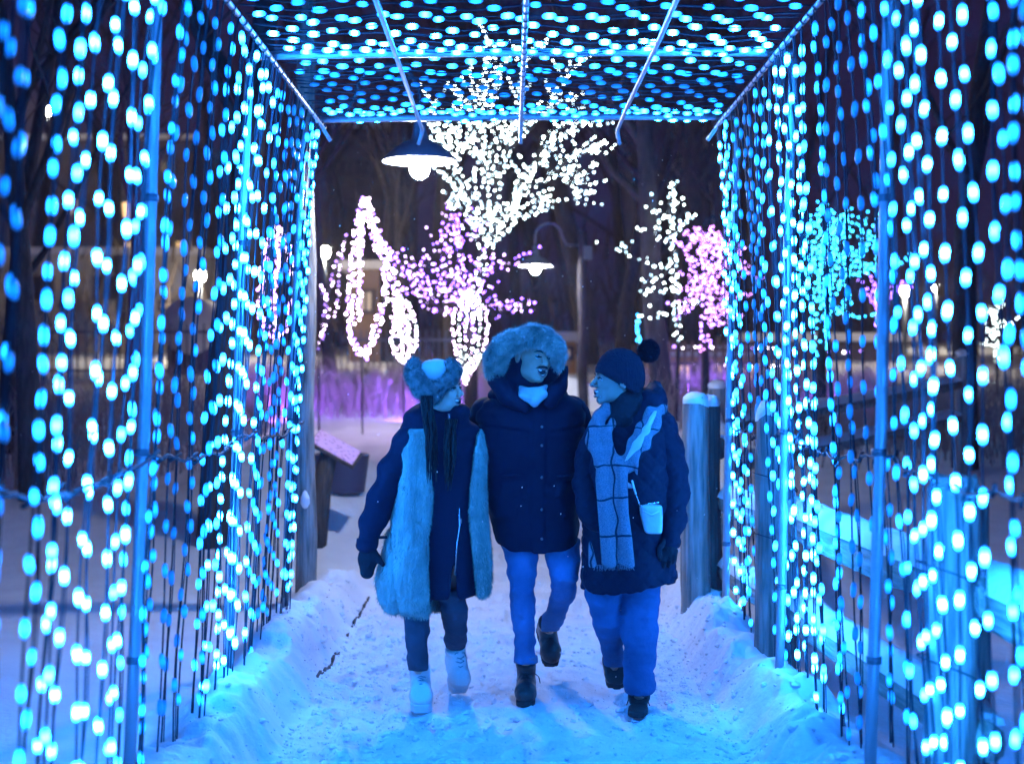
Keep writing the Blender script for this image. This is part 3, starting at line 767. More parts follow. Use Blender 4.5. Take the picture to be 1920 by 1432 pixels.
figure('bulb_garland', 'straight garland of warm white bulbs above the amber fence', 'light garland', 25, [([(1225, 648), (1300, 652), (1380, 652), (1500, 655), (1620, 660)], .2, .03)], (1, .9, 1), 14, PK, .028, .14)
figure('bulb_garland', 'lower garland of white bulbs strung along the amber fence', 'light garland', 24.5, [([(1265, 684), (1330, 682), (1400, 686), (1520, 690)], .2, .03)], (1, .85, .9), 14, WH, .028, .18)
figure('bulb_garland', 'short row of white bulbs low in the brush at the far right', 'light garland', 22, [([(1790, 715), (1830, 712), (1880, 718)], .1, .02)], WH, 11, WH, .02, .08)

# ------------------------------------------------------------------ buildings and fences behind
M['wallpale'] = pmat('pale_render', (.46, .42, .38), .9, var=.25, vscale=1.5)
M['walldark'] = pmat('dark_cladding', (.075, .06, .085), .9, var=.3, vscale=2)
M['roof'] = pmat('snowed_roof', (.6, .6, .66), .9)
M['glass_on'] = emat('lit_window', (1, .62, .25), 1.6)
M['glass_dim'] = emat('curtained_window', (1, .66, .40), .3)
M['glass_off'] = pmat('dark_glass', (.03, .03, .05), .2)
def building(name, x0, x1, ytop, ybot, d, depth, label, wall, wins, cat='building', roofm=M['roof'], over=.25):
    a = W(x0, ytop, d); c = W(x1, ybot, d); cx = (a.x + c.x) / 2; w = c.x - a.x; zb = min(c.z, gz(cx, d)) - .5
    t = empty(name, (cx, d, zb)); tag(t, label, cat); h = a.z - zb
    b = MB(); b.box((0, depth / 2, h / 2), (w, depth, h)); b.obj('wall', wall, t, False)
    b = MB(); b.box((0, depth / 2, h + .10), (w + 2 * over, depth + 2 * over, .2)); b.obj('roof', roofm, t, False)
    for (wx0, wy0, wx1, wy1, g) in wins:
        p = W(wx0, wy0, d) - Vector((cx, 0, zb)); q = W(wx1, wy1, d) - Vector((cx, 0, zb)); ww = q.x - p.x; hh = p.z - q.z; mx = (p.x + q.x) / 2; mz = (p.z + q.z) / 2
        f = MB()
        for sx, sz, dx, dz in ((0, hh / 2, ww + .1, .08), (0, -hh / 2, ww + .1, .08), (-ww / 2, 0, .08, hh - .08), (ww / 2, 0, .08, hh - .08), (0, 0, .05, hh - .08)):
            f.box((mx + sx, -.05, mz + sz), (dx, .1, dz))
        fo = f.obj('window', M['walldark'], t, False); f = MB(); f.box((mx, -.02, mz), (ww - .04, .03, hh - .04)); f.obj('pane', g, fo, False)
    return t
on, dm, of = M['glass_on'], M['glass_dim'], M['glass_off']
building('apartment_block', -120, 360, 262, 640, 62, 14, 'long dark apartment block with a few warm windows at left', M['walldark'],
    [(225, 378, 262, 410, on), (228, 452, 262, 475, on), (128, 372, 148, 404, dm), (330, 452, 346, 468, on), (82, 422, 92, 432, on), (40, 380, 62, 405, of), (170, 380, 195, 405, of), (290, 380, 318, 405, of), (300, 300, 330, 325, of), (60, 300, 90, 325, of), (170, 300, 200, 325, of)])
building('pavilion', -40, 372, 478, 662, 40, 6, 'low pale pavilion with lamplit wall behind the left trees', M['wallpale'],
    [(300, 566, 372, 580, dm), (60, 520, 100, 560, of), (180, 520, 230, 560, of)])
building('upper_building', 1196, 1420, 232, 440, 58, 10, 'pale upper building dimly visible at top right behind trees', M['wallpale'],
    [(1205, 345, 1280, 372, of), (1320, 300, 1350, 340, of), (1376, 345, 1392, 372, dm)])
building('tall_block', 600, 720, 240, 520, 60, 10, 'unlit grey block faint behind the top of the spire', M['walldark'], [(620, 300, 650, 330, of), (665, 300, 695, 330, of), (620, 380, 650, 410, of)])
building('wooden_kiosk', 655, 712, 505, 650, 34, 3, 'small wooden kiosk with warm front seen through the light spire', pmat('kiosk_wood', (.20, .13, .09), .8), [(672, 545, 700, 585, dm)], 'kiosk')
building('ticket_cabin', 1042, 1080, 640, 700, 30, 2.5, 'low orange cabin behind the post of the gooseneck lamp', pmat('cabin_wood', (.45, .25, .13), .8), [(1050, 652, 1072, 672, dm)], 'cabin', over=.1)
building('market_stall', 1235, 1420, 668, 740, 27, 2.5, 'long low stall glowing amber behind the picket fence', pmat('stall_wood', (.5, .32, .15), .8), [(1240 + 30 * k, 682, 1266 + 30 * k, 715, on if k % 2 else dm) for k in range(6)], 'stall', over=.15)
building('barn', 1400, 1700, 640, 735, 34, 6, 'low dark barn with snowy roof behind the blue tree', M['walldark'], [(1450, 665, 1480, 690, of), (1560, 665, 1590, 690, of)], 'barn')
# arched purple hut at left
hx = W(358, 650, 28); t = empty('arched_hut', (hx.x, 28, gz(hx.x, 28) - .2)); tag(t, 'small hut with rounded snowy roof tinted violet, left', 'hut')
b = MB(); b.box((0, .8, .6), (.95, 1.6, 1.2)); b.obj('wall', M['walldark'], t, False)
b = MB(); b.tube([(0, -.15, 1.15), (0, 1.8, 1.15)], .56, 20); b.obj('roof', M['roof'], t)
def pickets(name, x0, x1, d, h, gap, w, mat, label):
    a = W(x0, 700, d); c = W(x1, 700, d); zb = gz((a.x + c.x) / 2, d) - .05
    t = empty(name, (a.x, d, zb)); tag(t, label, 'fence'); n = int((c.x - a.x) / gap); pm = None
    for i in range(n):
        if pm is None:
            b = MB(); b.box((0, 0, h / 2), (w, .02, h)); pm = b.mesh('picket', mat, False)
        o = mobj('picket', pm, t, (i * gap, 0, R.uniform(-.01, .01)))
    for z in (.2, h * .85):
        b = MB(); b.box(((n * gap) / 2, .025, z), (n * gap, .025, .05)); b.obj('rail', mat, t, False)
pickets('picket_fence', 1255, 1560, 24, 1.0, .13, .05, pmat('fence_paint', (.16, .11, .07), .8), 'dark picket fence in front of the amber stall')
pickets('railing', 640, 860, 24, 1.1, .11, .022, M['metal'], 'thin black garden railing behind the purple shrubs')
pickets('railing', -60, 470, 27, 1.1, .16, .03, M['metal'], 'long dark railing behind the left wall')

# falling snow
b = MB(); iv, fc = ico(1)
for i in range(420):
    y = R.uniform(5.2, 15); x = R.uniform(-1.05, 1.15) if y < 8.3 else R.uniform(-.38, .38) * y
    z = R.uniform(.1, 2.9) if y < 8.3 else R.uniform(.3, 4.4)
    r = R.uniform(.0012, .0030); s = R.uniform(1, 2.2)
    b.add([(x + v[0] * r, y + v[1] * r, z + v[2] * r * s + v[0] * r * .3) for v in iv], fc)
o = b.obj('falling_snow', M['snowcap']); tag(o, 'fine snowflakes falling through the lamp light', 'snowfall', kind='stuff')

# small floodlights in the snow that tint the shrubs
M['flood'] = emat('violet_flood_lens', (.26, .09, 1.0), 1500)
for x, y, w in ((-3.3, 19.0, 'under the glowing spire'), (-1.2, 18.8, 'below the purple tree'), (3.0, 21.5, 'right of the gooseneck lamp'), (4.2, 19.0, 'near the blue tree'), (-7.0, 18.5, 'behind the left wall')):
    z = gz(x, y); t = empty('garden_floodlight', (x, y, z)); tag(t, 'small ground floodlight washing the snow violet ' + w, 'floodlight', 'violet floodlights in the snow')
    Mx = Matrix.Rotation(math.radians(-55), 3, 'X')
    b = MB(); b.box((0, 0, .10), (.16, .16, .10), M=Mx); b.obj('housing', M['metal'], t, False)
    b = MB(); b.box(Vector((0, 0, .10)) + Mx @ Vector((0, 0, .054)), (.13, .13, .006), M=Mx); b.obj('lens', M['flood'], t, False)
    b = MB(); b.tube([(0, 0, -.05), (0, 0, .06)], .015, 6); b.obj('stake', M['metal'], t)

# ------------------------------------------------------------------ people: signed-distance modelling
def V3(a): return np.array(a, float)
def smin(a, b, k):
    h = np.clip(.5 + .5 * (b - a) / k, 0, 1); return b * (1 - h) + a * h - k * h * (1 - h)
def smax(a, b, k): return -smin(-a, -b, k)
def cap(P, a, b, ra, rb=None):
    rb = ra if rb is None else rb; a = V3(a); b = V3(b); d = b - a
    t = np.clip(((P - a) @ d) / max(1e-9, d @ d), 0, 1)
    return np.linalg.norm(P - (a + t[:, None] * d), axis=1) - (ra + t * (rb - ra))
def ell(P, c, r, M3=None):
    q = P - V3(c)
    if M3 is not None: q = q @ M3
    r = V3(r); k0 = np.linalg.norm(q / r, axis=1); k1 = np.linalg.norm(q / (r * r), axis=1) + 1e-9
    return k0 * (k0 - 1) / k1
def chain(P, pts, rs, k=.01, sy=1.0):
    S = V3([1, 1 / sy, 1]); Q = P * S; d = None
    for i in range(len(pts) - 1):
        e = cap(Q, V3(pts[i]) * S, V3(pts[i + 1]) * S, rs[i], rs[i + 1]); d = e if d is None else smin(d, e, k)
    return d
def loft(P, keys, p=2.3, rnd=.03):
    """keys (z, x0, x1, y, ry) from top to bottom"""
    K = sorted(keys); z = [k[0] for k in K]
    f = lambda i: np.interp(P[:, 2], z, [k[i] for k in K])
    x0, x1, cy, ry = f(1), f(2), f(3), f(4); cx = (x0 + x1) / 2; rx = (x1 - x0) / 2
    u = (np.abs((P[:, 0] - cx) / rx) ** p + np.abs((P[:, 1] - cy) / ry) ** p) ** (1 / p)
    d = (u - 1) * np.minimum(rx, ry)
    return smax(d, np.maximum(P[:, 2] - z[-1], z[0] - P[:, 2]), rnd)
def fold(P, amp, f=(9, 9, 9), s=0, o=3): return amp * fbm(P[:, 0] * f[0], P[:, 1] * f[1], P[:, 2] * f[2], o, s)
def surf(fn, lo, hi, h):
    lo = V3(lo); hi = V3(hi); n = np.ceil((hi - lo) / h).astype(int) + 1
    ax = [lo[i] + h * np.arange(n[i]) for i in range(3)]
    G = np.stack(np.meshgrid(*ax, indexing='ij'), -1).reshape(-1, 3)
    D = np.concatenate([fn(G[i:i + 400000]) for i in range(0, len(G), 400000)]).reshape(n)
    S = D < 0
    acc = np.zeros((n[0] - 1, n[1] - 1, n[2] - 1, 3)); cnt = np.zeros(acc.shape[:3])
    A, B, C = acc.shape[:3]
    quads = []
    for ax_ in range(3):
        o = [0, 0, 0]; o[ax_] = 1
        s0 = S[:n[0] - o[0], :n[1] - o[1], :n[2] - o[2]]; s1 = S[o[0]:, o[1]:, o[2]:]
        d0 = D[:n[0] - o[0], :n[1] - o[1], :n[2] - o[2]]; d1 = D[o[0]:, o[1]:, o[2]:]
        I = np.argwhere(s0 != s1)
        if not len(I): continue
        a = d0[tuple(I.T)]; b_ = d1[tuple(I.T)]; t = a / (a - b_)
        pos = I.astype(float); pos[:, ax_] += t
        u, v = [k for k in range(3) if k != ax_]
        cells = []
        for du, dv in ((0, 0), (1, 0), (1, 1), (0, 1)):
            c = I.copy(); c[:, u] -= du; c[:, v] -= dv; cells.append(c)
        ok = np.ones(len(I), bool)
        for c in cells: ok &= (c >= 0).all(1) & (c[:, 0] < A) & (c[:, 1] < B) & (c[:, 2] < C)
        for c in cells:
            cc = c[ok]; np.add.at(acc, tuple(cc.T), pos[ok]); np.add.at(cnt, tuple(cc.T), 1)
        idx = [(c[ok][:, 0] * B + c[ok][:, 1]) * C + c[ok][:, 2] for c in cells]
        Q = np.stack(idx, 1); flip = s0[tuple(I[ok].T)]
        if ax_ == 1: flip = ~flip
        Q[~flip] = Q[~flip][:, ::-1]; quads.append(Q)
    if not quads: raise ValueError('empty surface')
    Q = np.concatenate(quads); used, inv = np.unique(Q, return_inverse=True)
    V = (acc.reshape(-1, 3)[used] / cnt.reshape(-1)[used][:, None]) * h + lo
    return V, inv.reshape(-1, 4)
def smooth_obj(name, fn, lo, hi, h, mat, parent, it=1):
    V, F = surf(fn, lo, hi, h)
    for _ in range(it):
        a = np.zeros_like(V); c = np.zeros(len(V))
        for i in range(4):
            for j in (1, 3):
                np.add.at(a, F[:, i], V[F[:, (i + j) % 4]]); np.add.at(c, F[:, i], 1)
        V = V * .5 + .5 * a / np.maximum(c, 1)[:, None]
    me = mesh(name, V, F, mat); o = mobj(name, me, parent)
    return o, V, F
def fur(name, V, F, n, L, w, mat, parent, bias=(0, 0, -1), bw=.5, mask=None, seed=0, wild=.5):
    rs = np.random.RandomState(seed)
    P = V[F]; c = P.mean(1)
    nr = np.cross(P[:, 2] - P[:, 0], P[:, 3] - P[:, 1]); ar = np.linalg.norm(nr, axis=1) + 1e-12; nr = nr / ar[:, None]
    if mask is not None: ar = ar * mask(c)
    i = rs.choice(len(F), n, p=ar / ar.sum())
    u = rs.rand(n, 1); v = rs.rand(n, 1); b = P[i]
    q = (b[:, 0] * (1 - u) + b[:, 1] * u) * (1 - v) + (b[:, 3] * (1 - u) + b[:, 2] * u) * v
    cl = np.stack([fbm(q[:, 0] * 22, q[:, 1] * 22, q[:, 2] * 10, 2, 40 + k) for k in range(3)], 1)
    d = nr[i] * (1 - bw) + V3(bias) * bw + cl * wild + rs.randn(n, 3) * .16; d /= np.linalg.norm(d, axis=1)[:, None]
    s = np.cross(d, rs.randn(n, 3)); s /= np.linalg.norm(s, axis=1)[:, None]
    l = L * (.55 + .7 * rs.rand(n, 1)); m = q + d * l * .55; e = m + (d + V3(bias) * .45 * bw) * l * .5
    VV = np.concatenate([q - s * w, q + s * w, m + s * w * .7, m - s * w * .7, e], 0)
    k = np.arange(n); FQ = np.stack([k, k + n, k + 2 * n, k + 3 * n], 1).tolist() + np.stack([k + 3 * n, k + 2 * n, k + 4 * n], 1).tolist()
    return mobj(name, mesh(name, VV, FQ, mat), parent)

M['navy'] = pmat('navy_shell', (.004, .007, .026), .8, bump=.35, bscale=12, spec=.2)
M['puffer'] = pmat('dark_quilted_shell', (.003, .006, .022), .7, bump=.5, bscale=14, spec=.18)
M['jeans'] = pmat('blue_denim', (.07, .20, .42), .9, spec=.15, bump=.35, bscale=30, var=.3, vscale=5)
M['jeans2'] = pmat('mid_denim', (.035, .11, .24), .9, spec=.15, bump=.35, bscale=30, var=.3, vscale=5)
M['slate'] = pmat('grey_stretch_denim', (.05, .055, .08), .9, spec=.15, bump=.4, bscale=26, var=.25, vscale=6)
M['hem'] = pmat('denim_hem', (.10, .16, .28), .9)
M['boot'] = pmat('black_leather', (.018, .018, .02), .35, bump=.25, bscale=40)
M['sole'] = pmat('rubber_sole', (.012, .012, .014), .8)
M['wboot'] = pmat('white_boot_leather', (.68, .70, .70), .6, bump=.3, bscale=50)
M['wsole'] = pmat('white_rubber', (.62, .66, .68), .6)
M['lace'] = pmat('lace', (.28, .30, .33), .9)
M['blace'] = pmat('dark_lace', (.02, .02, .02), .9)
M['skin_a'] = pmat('light_skin', (.62, .40, .31), .5, subs=.15, bump=.12, bscale=60)
M['skin_b'] = pmat('tan_skin', (.50, .32, .23), .5, subs=.15, bump=.12, bscale=60)
M['skin_c'] = pmat('brown_skin', (.24, .19, .16), .42, subs=.1, bump=.12, bscale=60)
M['hair'] = pmat('dark_hair', (.006, .006, .008), .5, spec=.25, bump=.6, bscale=30, stretch=(6, 6, .6))
M['teeth'] = pmat('teeth', (.85, .85, .8), .3)
M['mouth'] = pmat('mouth_inside', (.05, .012, .015), .6)
M['lip'] = pmat('lips', (.36, .16, .15), .45)
M['lip_c'] = pmat('lips_dark', (.26, .16, .16), .4)
M['eye'] = pmat('eye_white', (.35, .35, .35), .3)
M['iris'] = pmat('iris_dark', (.015, .012, .012), .15)
M['fur_v'] = pmat('vest_fur', (.30, .44, .40), .95, var=.5, vscale=14)
M['fur_vb'] = pmat('vest_fur_base', (.24, .36, .33), .95, bump=1, bscale=30, var=.4, vscale=10, stretch=(1, 1, .35))
M['fur_h'] = pmat('ruff_fur', (.62, .66, .60), .95, var=.45, vscale=18)
M['fur_k'] = pmat('hat_fur', (.16, .17, .17), .95, var=.5, vscale=30)
M['suede'] = pmat('hat_suede', (.46, .50, .52), .85, bump=.3, bscale=20)
M['glove'] = pmat('black_glove', (.012, .013, .02), .7, spec=.12, bump=.4, bscale=40)
M['knit'] = pmat('navy_knit', (.012, .014, .028), .95, spec=.12, bump=.7, bscale=60, stretch=(2.5, 2.5, .4))
M['pom'] = pmat('pompom_yarn', (.010, .011, .022), .95, spec=.12)
M['pale'] = pmat('pale_cloth', (.45, .48, .50), .85, bump=.3, bscale=20)
M['bag'] = pmat('pale_leather', (.58, .64, .66), .45, bump=.25, bscale=30)
M['chrome'] = pmat('buckle', (.75, .76, .78), .25, metal=.9)

def scarfmat():
    m = bpy.data.materials.new('checked_wool'); m.use_nodes = True; nt = m.node_tree; b = nt.nodes["Principled BSDF"]; b.inputs['Roughness'].default_value = .95
    tc = nt.nodes.new("ShaderNodeTexCoord"); sp = nt.nodes.new("ShaderNodeSeparateXYZ"); dn = nt.nodes.new('ShaderNodeTexNoise'); dn.inputs['Scale'].default_value = 5.5; nt.links.new(tc.outputs['Object'], dn.inputs[0])
    vm1 = nt.nodes.new('ShaderNodeVectorMath'); vm1.operation = 'MULTIPLY_ADD'; vm1.inputs[1].default_value = (.10, .10, .10); nt.links.new(dn.outputs[1], vm1.inputs[0]); nt.links.new(tc.outputs['Object'], vm1.inputs[2]); nt.links.new(vm1.outputs[0], sp.inputs[0])
    def line(out, period, off, wd):
        a = nt.nodes.new("ShaderNodeMath"); a.operation = 'ADD'; a.inputs[1].default_value = off; nt.links.new(out, a.inputs[0])
        w = nt.nodes.new("ShaderNodeMath"); w.operation = 'PINGPONG'; w.inputs[1].default_value = period / 2; nt.links.new(a.outputs[0], w.inputs[0])
        l = nt.nodes.new("ShaderNodeMath"); l.operation = 'LESS_THAN'; l.inputs[1].default_value = wd; nt.links.new(w.outputs[0], l.inputs[0]); return l
    l1 = line(sp.outputs[0], .125, .035, .0042); l2 = line(sp.outputs[2], .16, .03, .0042)
    mx = nt.nodes.new("ShaderNodeMath"); mx.operation = 'MAXIMUM'; nt.links.new(l1.outputs[0], mx.inputs[0]); nt.links.new(l2.outputs[0], mx.inputs[1])
    n = nt.nodes.new("ShaderNodeTexNoise"); n.inputs['Scale'].default_value = 380; nt.links.new(tc.outputs["Object"], n.inputs[0])
    r = nt.nodes.new("ShaderNodeValToRGB"); r.color_ramp.elements[0].color = (.07, .09, .13, 1); r.color_ramp.elements[1].color = (.20, .23, .28, 1)
    r.color_ramp.elements[0].position = .38; r.color_ramp.elements[1].position = .62; nt.links.new(n.outputs[0], r.inputs[0])
    k = nt.nodes.new("ShaderNodeMix"); k.data_type = 'RGBA'; nt.links.new(mx.outputs[0], k.inputs[0]); nt.links.new(r.outputs[0], k.inputs[6]); k.inputs[7].default_value = (.012, .015, .03, 1)
    nt.links.new(k.outputs[2], b.inputs['Base Color'])
    bp = nt.nodes.new("ShaderNodeBump"); bp.inputs['Strength'].default_value = .5; bp.inputs['Distance'].default_value = .004; nt.links.new(n.outputs[0], bp.inputs['Height']); nt.links.new(bp.outputs[0], b.inputs['Normal'])
    return m
M['scarf'] = scarfmat()

class Fig:
    def __init__(s, x, d, label, rz=0):
        s.d = d; s.x = x; s.z = gz(x, d); s.o = Vector((x, d, s.z))
        s.t = empty('person', s.o); tag(s.t, label, 'person')
    def p(s, px, py, dy=0.0):           # picture point at depth d+dy, in the figure's own coordinates
        return tuple(W(px, py, s.d + dy) - s.o)
    def keys(s, rows):                  # (py, x0, x1, dy, ry)
        out = []
        for py, a, b, dy, ry in rows:
            A = s.p(a, py, dy); B = s.p(b, py, dy); out.append((A[2], A[0], B[0], dy, ry))
        return out
    def rel(s, pts): return [s.p(*q) for q in pts]
    def bounds(s, rows, m=.05):
        K = s.keys(rows); x0 = min(k[1] for k in K) - m; x1 = max(k[2] for k in K) + m
        y0 = min(k[3] - k[4] for k in K) - m; y1 = max(k[3] + k[4] for k in K) + m
        return (x0, y0, min(k[0] for k in K) - m), (x1, y1, max(k[0] for k in K) + m)

def jawdrop(o): return (o - .009) * 1.1
def head(F, c, yaw, pitch, roll, skin, lip, neck_to, open_mouth=.011, size=1.0, brow=True):
    """face looks along -y, turned by yaw about z; returns transform"""
    Rm = Matrix.Rotation(yaw, 3, 'Z') @ Matrix.Rotation(roll, 3, 'Y') @ Matrix.Rotation(pitch, 3, 'X')
    Rn = np.array(Rm); c = V3(c)
    jd = jawdrop(open_mouth)
    def fn(P):
        Q = ((P - c) @ Rn) / size
        d = ell(Q, (0, .018, .035), (.074, .092, .086))
        d = smin(d, ell(Q, (0, -.028, -.022), (.060, .062, .082)), .03)
        d = smin(d, ell(Q, (0, -.062, -.098), (.027, .024, .020)), .03)
        for s in (-1, 1):
            d = smin(d, ell(Q, (s * .040, -.018, -.068), (.022, .042, .03)), .025)
            d = smin(d, ell(Q, (s * .036, -.066, -.028), (.020, .018, .018)), .014)
            d = smin(d, ell(Q, (s * .077, .016, -.008), (.009, .02, .031)), .006)
        d = smin(d, cap(Q, (-.030, -.080, .022), (.030, -.080, .022), .012), .016)
        d = smax(d, -ell(Q, (-.031, -.098, .004), (.018, .017, .011)), .010)
        d = smax(d, -ell(Q, (.031, -.098, .004), (.018, .017, .011)), .010)
        d = smin(d, cap(Q, (0, -.086, .014), (0, -.113, -.026), .0075, .0125), .010)
        for s in (-1, 1): d = smin(d, ell(Q, (s * .012, -.100, -.031), (.0085, .010, .0075)), .005)
        d = smin(d, ell(Q, (0, -.078, -.060), (.030, .020, .020)), .012)
        d = smin(d, chain(Q, [(-.027, -.080, -.050), (-.012, -.096, -.0535), (0, -.0985, -.055), (.012, -.096, -.0535), (.027, -.080, -.050)], [.003, .0045, .005, .0045, .003]), .003)
        d = smin(d, chain(Q, [(-.026, -.078, -.054), (-.014, -.092, -.071 - jd), (0, -.095, -.076 - jd), (.014, -.092, -.071 - jd), (.026, -.078, -.054)], [.003, .005, .0055, .005, .003]), .003)
        d = smax(d, -chain(Q, [(-.025, -.094, -.054), (-.012, -.102, -.0615 - jd * .4), (0, -.104, -.0640 - jd * .5), (.012, -.102, -.0615 - jd * .4), (.025, -.094, -.054)], [.004, open_mouth * .85, open_mouth, open_mouth * .85, .004], .004, 1.6), .003)
        return d * size
    nk = V3(neck_to)
    top = c + Rn @ V3((0, .012, -.06)) * size
    def full(P): return smin(fn(P), cap(P, top, nk, .055 * size, .062 * size), .02)
    lo = np.minimum(c - .17, nk - .09); hi = np.maximum(c + .16, nk + .09)
    V, Fc = surf(full, lo, hi, .0045)
    T = lambda v: tuple(c + Rn @ (V3(v) * size))
    return V, Fc, T
def facebits(F, body, T, sz, lip, open_mouth=.011, stache=False, lashes=True, closed=False):
    for s in (-1, 1):
        b = MB(); e = T((s * .031, -.079, .003)); r = .0118 * sz
        b.lathe([(r * math.sin(math.pi * k / 8), -r * math.cos(math.pi * k / 8)) for k in range(9)], e, 12); b.obj('eye', M['eye'], body)
        b = MB(); e2 = T((s * .031, -.0865, .003)); r = .0062 * sz
        b.lathe([(r * math.sin(math.pi * k / 6), -r * math.cos(math.pi * k / 6)) for k in range(7)], e2, 10); b.obj('iris', M['iris'], body)
        b = MB(); b.tube([T((s * .014, -.0895, .003)), T((s * .024, -.0935, .0095 if not closed else .002)), T((s * .036, -.091, .0095 if not closed else .001)), T((s * .047, -.080, .003))], [.0014, .0040, .0040, .0016], 6); b.obj('eyelid', M['hair'], body)
        b = MB(); b.tube([T((s * .013, -.094, .022)), T((s * .026, -.0945, .029)), T((s * .040, -.086, .028)), T((s * .050, -.074, .022))], [.0025, .0036, .003, .0015], 6); b.obj('eyebrow', M['hair'], body)
    V, Fc = surf(lambda P: ell(P, T((0, -.080, -.0625)), (.022 * sz,) * 2 + (max(.012, open_mouth) * sz,)), V3(T((0, -.08, -.0625))) - .03, V3(T((0, -.08, -.0625))) + .03, .005)
    mobj('mouth', mesh('mouth', V, Fc, M['mouth']), body)
    b = MB(); up = [T((x, -.0945 + 11.0 * x * x, -.0605 + 12.0 * x * x)) for x in np.linspace(-.022, .022, 9)]
    b.tube(up, [.0036 * sz] + [.0058 * sz] * 7 + [.0036 * sz], 6); b.obj('teeth', M['teeth'], body)
    if open_mouth > .010:
        b = MB(); b.tube([T((x, -.0895 + 9.0 * x * x, -.0715 - jawdrop(open_mouth) + 9.0 * x * x)) for x in np.linspace(-.015, .015, 7)], .0028 * sz, 6); b.obj('teeth', M['teeth'], body)
    b = MB()
    b.tube([T(v) for v in [(-.027, -.0815, -.0495), (-.013, -.0975, -.0515), (0, -.1005, -.0535), (.013, -.0975, -.0515), (.027, -.0815, -.0495)]], [.002, .0040, .0046, .0040, .002], 8); b.obj('lip', lip, body)
    b = MB(); jd = jawdrop(open_mouth)
    b.tube([T(v) for v in [(-.026, -.0795, -.0545), (-.014, -.0935, -.0725 - jd), (0, -.0970, -.0775 - jd), (.014, -.0935, -.0725 - jd), (.026, -.0795, -.0545)]], [.002, .0046, .0054, .0046, .002], 8); b.obj('lip', lip, body)
    if stache:
        b = MB()
        for s in (-1, 1):
            b.tube([T((s * .001, -.1015, -.0415)), T((s * .012, -.100, -.0425)), T((s * .024, -.090, -.0455)), T((s * .032, -.078, -.053))], [.0038, .0046, .0036, .0015], 8)
        b.obj('moustache', M['hair'], body)
def bodymesh(F, skin, headVF, spine, arms, legs, hands=None):
    def fn(P):
        d = chain(P, spine[0], spine[1], .05, .75)
        for a in arms + legs: d = smin(d, chain(P, a[0], a[1], .02), .05)
        return d
    pts = np.array([q for a in [spine] + arms + legs for q in a[0]])
    V, Fc = surf(fn, pts.min(0) - .14, pts.max(0) + .14, .018)
    Vs = [V]; Fs = [Fc]; n = len(V)
    for (v, f) in [headVF] + (hands or []): Vs.append(v); Fs.append(f + n); n += len(v)
    return mobj('body', mesh('body', np.concatenate(Vs), np.concatenate(Fs), skin), F.t)
